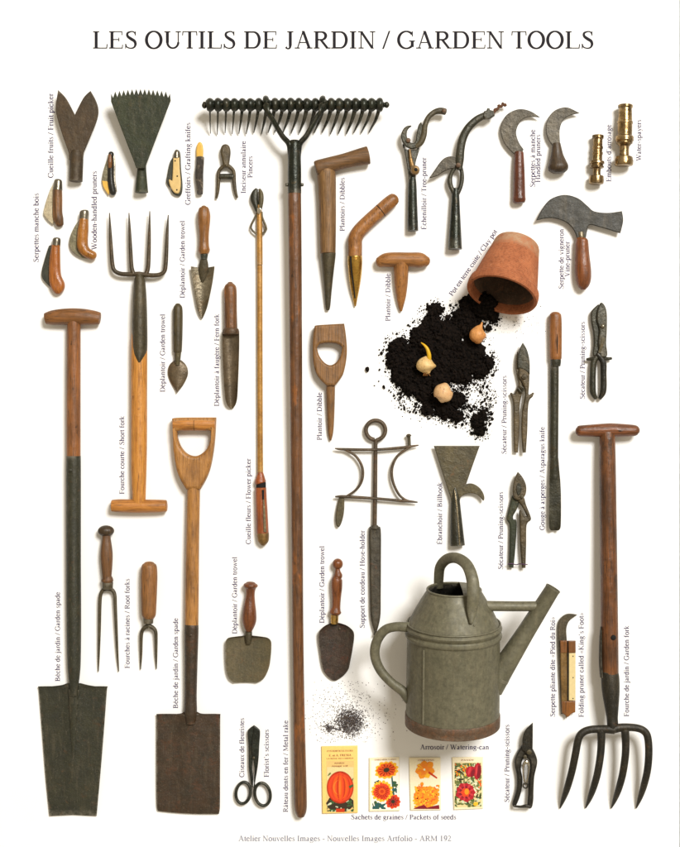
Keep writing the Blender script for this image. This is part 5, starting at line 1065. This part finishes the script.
# ---- watering can lying back, its top end a little raised
tilt = math.radians(8)
WC = (452.6, 724.0)      # centre of the bottom rim on the sheet
t = Thing('watering_can', 'weathered grey zinc watering can with hoop handle and bare spout', 'watering can', WC, 50)
t.k = 1-58/D
RB = 47.2; zb = RB*math.cos(tilt)+0.5
def can(r_side, along, up):
    """can coordinates: right, distance from the bottom, towards the viewer"""
    return (WC[0]+r_side, WC[1]-along*math.cos(tilt)+up*math.sin(tilt), zb+along*math.sin(tilt)+up*math.cos(tilt))
def canrev(prof, n=64):
    v = []; f = []
    for a, r in prof:
        for j in range(n):
            th = 2*math.pi*j/n; v.append(can(r*math.cos(th), a, r*math.sin(th)))
    m = len(prof)
    for i in range(m-1):
        for j in range(n): f.append((i*n+j, i*n+(j+1) % n, (i+1)*n+(j+1) % n, (i+1)*n+j))
    return MB().add(v, f)
body = canrev([(3, 1), (3, 45.6), (11.2, 46.6), (11.6, 47.0), (40, 46.8), (88.5, 46.4), (90, 46.6), (91, 47.8), (92.6, 48.4), (94, 48.2), (95, 46.8), (96.2, 46.2), (98, 46.8), (99.2, 48.0), (100.8, 48.3), (102.2, 47.4), (104, 45.4), (118, 38.6), (131, 31.0), (137.6, 27.0), (138.6, 26.8), (138.8, 26), (138, 25.8), (130, 30), (104, 44.4), (60, 45.2), (8, 45.2), (8, 1)])
t.part('body', body, 'zinc')
t.part('foot_band', canrev([(-0.6, 44.6), (-1, 47.0), (-0.4, 47.8), (6, 47.9), (10.6, 47.7), (11.4, 47.2), (11.2, 46.4), (3.4, 45), (0.4, 44.4), (-0.6, 44.6)]), 'zinc_rust')
t.part('shade_liner', canrev([(70, 1), (70, 44.6), (104, 43.9), (130, 29.6), (137, 25.6), (137, 25.2), (130, 29), (104, 43.2), (71, 43.8), (71, 1)]), 'zinc_shade')  # added insert, coloured dark to paint the shade inside the mouth
ms = []
for i in range(22):
    ms.append(can(47.3*math.cos(math.radians(132)), 12+i*3.6, 47.3*math.sin(math.radians(132))))
t.part('seam', MB().tube(ms, [(1.1, .7)]*22, 8, 2), 'zinc')
t.part('mouth_bead', MB().tube([can(26.6*math.cos(a*.2618), 138.6, 26.6*math.sin(a*.2618)) for a in range(24)], 1.1, 10, 2, closed=True), 'zinc')
t.part('shoulder_bead', MB().tube([can(46.5*math.cos(a*.2618), 104.4, 46.5*math.sin(a*.2618)) for a in range(24)], 0.9, 10, 2, closed=True), 'zinc')
# half cover over the right of the mouth, rising to a hood edge
hc = MB(); v = []; f = []
na, nr = 24, 6
for i in range(na+1):
    a = -math.radians(74)+math.radians(148)*i/na
    for j in range(nr+1):
        q = j/nr
        x = 7.0+(26.6*math.cos(a)-7.0)*q
        y = 26.6*math.sin(a)*(0.98+0.02*q)
        v.append(can(x, 138.4+3.2*(1-q)**0.7*max(0.0, math.cos(a))**0.6, y))
for i in range(na):
    for j in range(nr): f.append((i*(nr+1)+j, i*(nr+1)+j+1, (i+1)*(nr+1)+j+1, (i+1)*(nr+1)+j))
t.part('half_cover', hc.add(v, f), 'zinc')
# hoop handle from the back of the mouth over to the front shoulder
P3 = lambda pts: [can(*p) for p in pts]
hp = P3([(-13.5, 134, -24), (-13.6, 144, -22), (-12.6, 158, -16), (-6.4, 168.6, -5), (2.4, 172.4, 8), (10.6, 168.6, 21), (15, 157, 31), (15.6, 142, 36), (14.4, 128, 37), (13.4, 116, 40.5)])
t.part('hoop_handle', MB().tube(hp, [(4.6, 2.6), (5, 2.8), (5.2, 3), (5.4, 3.4), (5.4, 3.6), (5.6, 3.6), (6, 3.4), (6.2, 3), (5, 2.2), (1.8, 1.2)], 18, 5, 0.4), 'zinc')
sp = P3([(-40, 101, 5), (-47, 101.4, 4), (-58, 101, 2), (-68, 97.4, 0), (-75.2, 88, -1), (-78.4, 77, -1), (-77.4, 66, -1), (-72, 54.4, 0), (-62, 43.6, 2), (-50.5, 35, 4), (-46.8, 29.4, 5), (-45.4, 24, 5)])
t.part('side_handle', MB().tube(sp, [(4.4, 3.6), (5, 4), (4.7, 4), (4.8, 4), (4.9, 4), (4.9, 4), (4.8, 4), (4.7, 4), (4.6, 4), (5, 4), (4.6, 3.6), (2.8, 2.6)], 18, 5, 0.4), 'zinc')
for a_, al in ((math.radians(66), 113), (math.radians(71), 121)):
    rr_ = 45.4-(al-104)*0.545+0.6
    c_0 = can(rr_*math.cos(a_), al, rr_*math.sin(a_)); t.part('rivet', MB().ball(c_0, 1.2, 1.2, 1.0, 10, 6), 'zinc')
# spout: an open tapering pipe
e0, e1 = Vector((38, 38, 2)), Vector((98.4, 141, 2))
dr = (e1-e0).normalized()
sdir = Vector((dr.y, -dr.x, 0)); udir = Vector((0, 0, 1))
v = []; f = []; n = 28
prof = [(0, 12.5), (0.2, 11), (0.55, 8.9), (0.98, 7.5), (0.985, 7.8), (1.0, 7.8), (1.0, 6.9), (0.6, 8.2), (0.3, 9)]
for q, r in prof:
    for j in range(n):
        a = 2*math.pi*j/n; p = e0+(e1-e0)*q+sdir*(r*math.cos(a))+udir*(r*math.sin(a)); v.append(can(*p))
for i in range(len(prof)-1):
    for j in range(n): f.append((i*n+j, i*n+(j+1) % n, (i+1)*n+(j+1) % n, (i+1)*n+j))
t.part('spout', MB().add(v, f), 'zinc')
t.part('spout_collar', MB().tube([can(*(e0+(e1-e0)*(0.10+0.0*i))) for i in (0,)]+[can(*(e0+(e1-e0)*0.13))], [12.0, 11.7], 28, 1, 0.1), 'zinc')
t.part('strut', MB().tube(P3([(30, 123.6, 6), (60, 122.6, 4), (86, 122.2, 2)]), [5.1, 5, 5], 16, 2, 0.1), 'zinc')

# ---- folding pruner with a two-tone folding rule handle
t = Thing('folding_pruner', 'folding hook-bladed pruner with long two-tone handle of brown wood and cream bone', 'pruning knife', (566, 670), 4)
t.part('blade', MB().plate([(577.4, 614.8, 'c'), (571.6, 613.8), (565.8, 614.4), (560.6, 618.4), (558, 625), (557.8, 639, 'c'), (558.6, 660), (560, 690), (561, 714, 'c'), (567.4, 714, 'c'), (567.4, 660), (566.8, 639.6, 'c'), (566.3, 630), (567.6, 624), (570.6, 619.6)], 2.4, 4.2, 0.5), 'strap_iron')
t.part('wooden_scale', MB().plate([(560.2, 640.4, 'c'), (566.4, 640.2, 'c'), (566.8, 664), (566.8, 714.6), (564.4, 714), (561.4, 712.6, 'c'), (560.8, 690), (560.2, 664)], 4, 6.2, 0.8), 'dull_brass')
t.part('wooden_block', MB().plate([(559.9, 640.2, 'c'), (566.7, 640.2, 'c'), (566.8, 652.4, 'c'), (560.2, 652.6, 'c')], 4.6, 6.8, 0.7), 'w_kingbrown')
t.part('wooden_block', MB().plate([(567.8, 640.6, 'c'), (575.2, 640.6, 'c'), (575.3, 652.4, 'c'), (567.9, 652.4, 'c')], 3, 6.8, 0.7), 'w_kingbrown')
b = t.part('bone_scale', MB().plate([(568.6, 652.8, 'c'), (575.2, 652.8, 'c'), (575.1, 700.2, 'c'), (568.4, 700.2, 'c')], 3, 6.4, 0.7), 'cream')
for x, y in ((572.6, 655.8), (572.7, 677.2), (572.6, 698)): t.part('rivet', MB().rivet(x, y, 0.55, 6, 6.7), 'black', b)
t.part('back_spring', MB().plate([(567.0, 641, 'c'), (568.0, 641, 'c'), (568.0, 714, 'c'), (567.0, 714, 'c')], 2.6, 5.2, 0.2), 'black')
t.part('end_block', MB().plate([(561.2, 700.8, 'c'), (575.0, 700.6, 'c'), (574.9, 711.8, 'c'), (571, 713.4), (567.4, 716.6), (564.4, 714.6), (561.6, 712.4, 'c')], 3.6, 7, 0.9), 'w_kingbrown')

# ---- garden fork, tines down
t = Thing('garden_fork', 'large garden fork with red-brown T handle and four curved black tines', 'fork', (608, 600), 14)
h = t.part('grip', MB().turned([(577.2, 427.4, 434.6), (579.4, 425.6, 436.4), (590, 424.6, 436.8), (603, 423.6, 437), (612, 423.2, 437), (622, 423.8, 436.8), (634, 424.8, 436.2), (637.6, 426, 435.2), (638.8, 427.6, 433.8)], 12, 1, axis='x', cap=0.4), 'w_fork_x')
t.part('shaft', MB().turned([(432, 600.4, 614.6), (440, 599.8, 615.4), (470, 599.4, 616), (540, 599.8, 616.6), (620, 600.0, 617.2), (660, 600, 617.4), (684, 601.2, 617.2), (692, 604, 616)], 12, 1, cap=0.2, z1=20), 'w_fork')
sk = t.part('socket', MB().turned([(670, 599.6, 616.4), (676, 599.8, 618), (690, 600.6, 618.2), (706, 603.2, 617), (716, 604.8, 616.2), (722, 605.2, 616.4), (727, 606, 616)], 19.6, 0.92, cap=0.2, z1=23), 'fork_iron')
t.part('strap', MB().tube([(600.0, 626, 20), (599.6, 640, 20), (599.4, 662, 20.4), (600.6, 676, 20.4)], [(.8, 2), (1.5, 3), (1.7, 3.4), (1.8, 4)], 12), 'fork_iron', sk)
t.part('rivet', MB().tube([(610.8, 635.6, 25), (610.8, 635.6, 27.4)], [2.8, 2.6], 14, 1, 0.4), 'black', sk)
def tine(pts, r): t.part('tine', MB().tube(pts, [(a, a*0.92) for a in r], 16, 6, 0.3), 'fork_iron')
tine([(612, 727.4, 23.6), (600, 727, 23.6), (588, 727.6, 23.6), (580.4, 731, 23.6), (576.6, 737.4, 23.4), (574, 752, 22.4), (571, 770, 19), (567.4, 788, 13), (564.4, 801, 7), (561.9, 811.6, 2)], [4.6, 4, 3.8, 3.8, 3.8, 3.8, 3.7, 3.4, 2.4, 0.6])
tine([(599.4, 727.6, 23.4), (599.6, 740, 23), (598.8, 754, 22), (596.6, 772, 18.6), (593.6, 788, 13), (590.6, 801, 7), (587.7, 811.4, 2)], [4.2, 3.9, 3.8, 3.7, 3.4, 2.4, 0.6])
tine([(623, 727.6, 23.4), (623.8, 740, 23), (623.6, 754, 22), (621.8, 772, 18.6), (619.2, 788, 13), (616.4, 801, 7), (613.6, 811.6, 2)], [4.2, 3.9, 3.8, 3.7, 3.4, 2.4, 0.6])
tine([(612, 726.6, 23.6), (622, 725.2, 23.6), (634, 725.8, 23.6), (641.4, 728.6, 23.6), (645.4, 734.6, 23.4), (646.9, 749, 22.4), (646.4, 768, 19), (644, 786, 13), (641.4, 800, 7), (638.7, 811.6, 2)], [4.6, 4, 3.8, 3.8, 3.8, 3.8, 3.7, 3.4, 2.4, 0.6])

# ---- packets of seeds, printed in flat inks
def packet(label, quad, mat):
    at = (sum(p[0] for p in quad)/4, sum(p[1] for p in quad)/4)
    t = Thing('seed_packet', label, 'seed packet', at, 2, 'packets of seeds')
    t.body = t.part('envelope', MB().plate([(x, y, 'c') for x, y in quad], 0.5, 2.4, 0.8, k=1), mat)
    t.layer = 0
    return t
ZL = 2.43
def flat(t, name, polys, mat):
    t.layer += 1; mb = MB()
    for i, P in enumerate(polys):
        z = ZL+t.layer*0.035+(i % 5)*0.006
        mb.add([(x, y, z) for x, y in P], [tuple(range(len(P)))])
    ob = t.part(name, mb, mat, t.body, smooth=False)
    for p in ob.data.polygons:
        if p.normal.z < 0: p.flip()
def ell(cx, cy, rx, ry, rot=0, n=24, wob=0.0, rnd=None):
    o = []
    for i in range(n):
        a = 2*math.pi*i/n; k = 1+(rnd.uniform(-wob, wob) if rnd else 0)
        x, y = rx*k*math.cos(a), ry*k*math.sin(a); o.append((cx+x*math.cos(rot)-y*math.sin(rot), cy+x*math.sin(rot)+y*math.cos(rot)))
    return o
def petal(cx, cy, a, r0, r1, wd):
    c, s_ = math.cos(a), math.sin(a); m = (r0+r1)/2+0.12*(r1-r0)
    q = [(r0, -wd*.35), (m, -wd), (r1-wd*.5, -wd*.75), (r1, 0), (r1-wd*.5, wd*.75), (m, wd), (r0, wd*.35)]
    return [(cx+x*c-y*s_, cy+x*s_+y*c) for x, y in q]
def rect(x0, y0, x1, y1): return [(x0, y0), (x1, y0), (x1, y1), (x0, y1)]
pr = random.Random(5)
def leaves(t, n, box, mats, size=(1.2, 2.8)):
    for m in mats:
        polys = []
        for i in range(n):
            x, y = pr.uniform(box[0], box[2]), pr.uniform(box[1], box[3]); L = pr.uniform(*size)
            P = petal(x, y, pr.uniform(0, 6.3), -L, L, L*.42)
            polys.append([(min(max(a, box[0]), box[2]), min(max(b, box[1]), box[3])) for a, b in P])
        flat(t, 'leaf_print', polys, m)
def printed(t, txt, p0, p1, mat='p_print', hs=None):
    t.layer += 1
    mb = text_mb(txt, p0, p1, ZL+t.layer*0.035, hs)
    ob = t.part('printed_text', mb, mat, t.body, smooth=False)
    for p in ob.data.polygons:
        if p.normal.z < 0: p.flip()

t = packet('tall yellow seed packet printed with a big red pumpkin', [(321.4, 746.3), (357.6, 745.7), (357.8, 812.9), (322.3, 813.7)], 'pk_yellow')
flat(t, 'picture_ground', [rect(326.4, 760.6, 354, 812)], 'p_tan')
flat(t, 'picture_ground', [rect(327, 767, 353.6, 780)], 'p_sky')
flat(t, 'dark_ground', [ell(340, 803, 13.4, 8.6, 0, 20, .06, pr)], 'p_dark')
leaves(t, 9, (327, 800, 353.8, 811.6), ['p_leaf', 'p_pale', 'p_leaf'], (1.5, 3.2))
leaves(t, 4, (327, 770, 353.6, 785), ['p_olive'], (1.2, 2.4))
flat(t, 'pumpkin_print', [ell(340.2, 787.2, 13.4, 16.2, 0, 36)], 'p_dusk')
def lobe(o, w_, k=1.0):
    L = []; Rr = []
    for j in range(15):
        u = -1+j/7; q = math.sqrt(max(0, 1-u*u)); y = 787.2+15.6*u*k; b = 3.4*u*(1 if o < 0 else -0.4)
        L.append((340.2+(o-w_)*q, y)); Rr.append((340.2+(o+w_)*q, y))
    return L+Rr[::-1]
flat(t, 'pumpkin_lobe', [lobe(-10.6, 2.3), lobe(-5.4, 2.9), lobe(1.2, 3.3), lobe(7.2, 2.5), lobe(11.4, 1.5)], 'p_deep')
flat(t, 'pumpkin_lobe', [lobe(-10.4, 1.7, .92), lobe(-5.6, 2.4, .95), lobe(0.9, 2.8, .96), lobe(7, 1.9, .94), lobe(11.2, 1, .9)], 'p_red')
flat(t, 'pumpkin_lobe', [lobe(-6, 1.6, .8), lobe(0.2, 1.9, .8), lobe(6.6, 1.1, .78)], 'p_orange')
flat(t, 'pumpkin_lobe', [lobe(-6.4, .8, .5), lobe(-0.4, .9, .5)], 'p_flame')
flat(t, 'pumpkin_stalk', [[(348.6, 786), (352.8, 784), (353.4, 786), (350, 788.4)]], 'p_leaf')
flat(t, 'picture_foot', [rect(336, 808.4, 344.6, 811.8)], 'p_deep')
printed(t, 'ETS HORTICULTEURS', (327, 751.6), (353, 751.2), hs=2.3)
printed(t, 'E. et A. FRESIA', (329, 756.2), (351.4, 755.7), hs=3.0)
printed(t, 'LA REINE DES JARDINS', (326.6, 759), (353.4, 758.6), hs=2.0)
printed(t, 'POTIRON', (334.6, 763.6), (344.6, 763.4), hs=2.0)
printed(t, 'rouge vif', (332, 766.4), (348, 766.2), hs=2.2)

t = packet('small white seed packet with three red and yellow daisies', [(369.2, 757.9), (399.3, 757), (399.7, 810.9), (369.1, 811.5)], 'pk_cream')
flat(t, 'picture_ground', [rect(371, 760.4, 398.6, 809.6)], 'pk_white')
flat(t, 'stem_print', [[(374, 782), (375, 781.6), (379, 779.6), (380, 783), (376, 786)], [(391, 775), (392.4, 775), (394.6, 795), (392.6, 795)]], 'p_blue')
leaves(t, 6, (372.4, 800, 386, 809), ['p_leaf', 'p_blue'], (2.2, 4.6)); leaves(t, 5, (391.6, 781, 398.4, 793), ['p_blue', 'p_leaf'], (2, 3.6))
def daisy(cx, cy, r, n, tip, inner, sq=1.0, rot=0.0, heart='p_dark', hr=.24):
    def sqz(P): return [(cx+(x-cx)*math.cos(rot)*1-(y-cy)*math.sin(rot)*sq, cy+(x-cx)*math.sin(rot)+(y-cy)*math.cos(rot)*sq) for x, y in P]
    flat(t, 'petal_print', [sqz(petal(cx, cy, 2*math.pi*i/n+pr.uniform(-.06, .06), r*.3, r*pr.uniform(.93, 1.04), r*1.9/n*1.5)) for i in range(n)], tip)
    flat(t, 'petal_print', [sqz(petal(cx, cy, 2*math.pi*i/n+pr.uniform(-.06, .06), r*.2, r*pr.uniform(.74, .86), r*1.6/n*1.5)) for i in range(n)], inner)
    flat(t, 'petal_print', [sqz(petal(cx, cy, 2*math.pi*(i+.5)/n, r*.2, r*pr.uniform(.5, .72), r*.9/n)) for i in range(n)], 'p_dusk' if inner != 'p_deep' else 'p_wine')
    flat(t, 'flower_heart', [sqz(ell(cx, cy, r*hr, r*hr))], heart)
daisy(393, 801.4, 8.0, 11, 'p_red', 'p_deep', .95)
daisy(386.4, 769.8, 12.6, 13, 'p_gold', 'p_orange', .74, -.25)
daisy(382, 791.2, 11.2, 18, 'p_gold', 'p_red', 1, 0, 'p_orange', .3)
flat(t, 'flower_heart', [ell(382, 791.2, 1.8, 1.8)], 'p_deep')
printed(t, 'GAILLARDE VARIEE', (374.6, 760.2), (396.4, 759.6), hs=2.0)

t = packet('small cream seed packet with bright orange flower heads', [(409, 757.6), (440.4, 757.4), (441, 810), (410.4, 810.4)], 'pk_cream')
for i in range(7):
    a = 2*math.pi*i/7
    flat(t, 'petal_print', [petal(424.4, 769.4, a+.2, 1, pr.uniform(8, 11.6), 3.6), petal(424.4, 769.4, a+.2, 1, pr.uniform(5, 7), 1.0)], ('p_amber', 'p_gold', 'p_amber')[i % 3])
flat(t, 'petal_print', [petal(424.4, 769.4, 2*math.pi*i/16+.1, 1.5, pr.uniform(4, 9), .45) for i in range(16)], 'p_flame')
flat(t, 'stem_print', [[(429, 771), (437.4, 777.4), (436.8, 778.6), (428, 773)]], 'p_deep')
flat(t, 'flower_ground', [ell(426, 797, 12.6, 11.4, 0, 22, .1, pr)], 'p_amber')
for m, nn, r in (('p_amber', 30, 5.2), ('p_gold', 24, 3.2), ('p_flame', 30, 2.6), ('p_orange', 22, 2.0), ('p_deep', 14, 1.2), ('p_gold', 16, 1.6)):
    polys = []
    for i in range(nn):
        x, y = pr.uniform(414, 438), pr.uniform(785, 806); P = petal(x, y, pr.uniform(0, 6.3), 0, r, r*.34); polys.append([(min(max(a, 412.6), 439.4), min(b, 808)) for a, b in P])
    flat(t, 'petal_print', polys, m)
flat(t, 'dark_ground', [[(413, 808.6), (418, 806.2), (424, 804.6), (427, 807.4), (432, 806), (439, 804.6), (439.4, 808.6)]], 'p_wine')
printed(t, 'COREOPSIS', (418, 760.8), (434, 760.6), hs=2.4)

t = packet('small seed packet with dark red roses among green leaves', [(452, 757.2), (483, 756.9), (483.2, 808.6), (453.8, 809.8)], 'pk_cream')
flat(t, 'picture_ground', [rect(454.4, 762.4, 481.6, 807.4)], 'p_sky')
leaves(t, 34, (454.6, 763, 481.4, 807), ['p_olive', 'p_leaf', 'p_moss', 'p_pale', 'p_dark', 'p_moss', 'p_olive'], (1.2, 3.2))
leaves(t, 12, (455, 762, 470, 776), ['p_gold', 'p_orange'], (0.9, 1.8)); leaves(t, 8, (473, 780, 481.4, 796), ['p_orange', 'pk_cream'], (1, 2.2))
flat(t, 'petal_print', [ell(470.4, 771.4, 4.6, 5.6, .3, 18, .06, pr), ell(477.4, 770.8, 3.8, 8.4, .1, 18, .05, pr)], 'p_crimson')
flat(t, 'petal_print', [ell(478.8, 771.8, 2, 7, .1, 16, .05, pr), ell(472.6, 773, 1.8, 4.4, .3, 14, .06, pr)], 'p_wine')
flat(t, 'petal_print', [petal(465.4, 792, 2*math.pi*i/9, 2, pr.uniform(9, 10.4), 3.9) for i in range(9)], 'p_crimson')
flat(t, 'petal_print', [petal(465.4, 792, 2*math.pi*i/7+.3, 1, pr.uniform(6, 7.4), 2.6) for i in range(7)], 'p_wine')
flat(t, 'petal_print', [petal(465.4, 792, 2*math.pi*i/9+.35, 4, pr.uniform(8, 9.6), 1.0) for i in range(9)], 'p_rose')
flat(t, 'petal_print', [petal(465.6, 792, 2*math.pi*i/6, 0.6, pr.uniform(4.4, 5.4), 2) for i in range(6)], 'p_red')
flat(t, 'flower_heart', [ell(466.6, 791.4, 2.2, 3)], 'p_amber')
flat(t, 'petal_print', [ell(469.4, 770.4, 1.3, 4.4, .3, 14), ell(476.4, 770, 1, 6, .1, 14)], 'p_rose')
flat(t, 'bud_print', [ell(475.6, 803.6, 2.4, 2, -.4)], 'p_gold')
printed(t, 'PAVOT', (461, 760.6), (474, 760.4), hs=2.2)

# ---- scattered seed
mb = MB()
def seed(x, y, z, r):
    a = pr.uniform(0, 6.3); c, s_ = math.cos(a), math.sin(a); L = r*pr.uniform(1.1, 1.9)
    q = [(L, 0, 0), (0, r*.8, 0), (-L, 0, 0), (0, -r*.8, 0), (0, 0, r*.7), (0, 0, -r*.7)]
    mb.add([(x+u*c-v_*s_, y+u*s_+v_*c, z+w_) for u, v_, w_ in q], [(0, 1, 4), (1, 2, 4), (2, 3, 4), (3, 0, 4), (1, 0, 5), (2, 1, 5), (3, 2, 5), (0, 3, 5)])
for i in range(1500):
    x, y = pr.gauss(350.2, 7.4), pr.gauss(722, 7.2); d = math.hypot((x-349.8)/14, (y-722)/13.5)
    if d > 1.25+0.5*noise.noise((x*.3, y*.3, 2)): continue
    seed(x, y, .3+max(0, 3.0*(1-d*d))*pr.random(), pr.uniform(.28, .6))
for i in range(130): seed(pr.gauss(329.4, 3.4), pr.gauss(728.6, 2.2), pr.uniform(.3, .8), pr.uniform(.35, .7))
for i in range(1150):
    a = pr.uniform(0, 6.3); q = abs(pr.gauss(0, 18))+6; x, y = 348+q*1.1*math.cos(a), 719+q*math.sin(a)
    if y > 744: continue
    seed(x, y, .3, pr.uniform(.2, .5))
single('scattered_seed', 'small heap of dark mixed seed scattered on the paper', 'seed', (348, 722), mb, 'seed', 2, None, 'stuff', smooth=False)
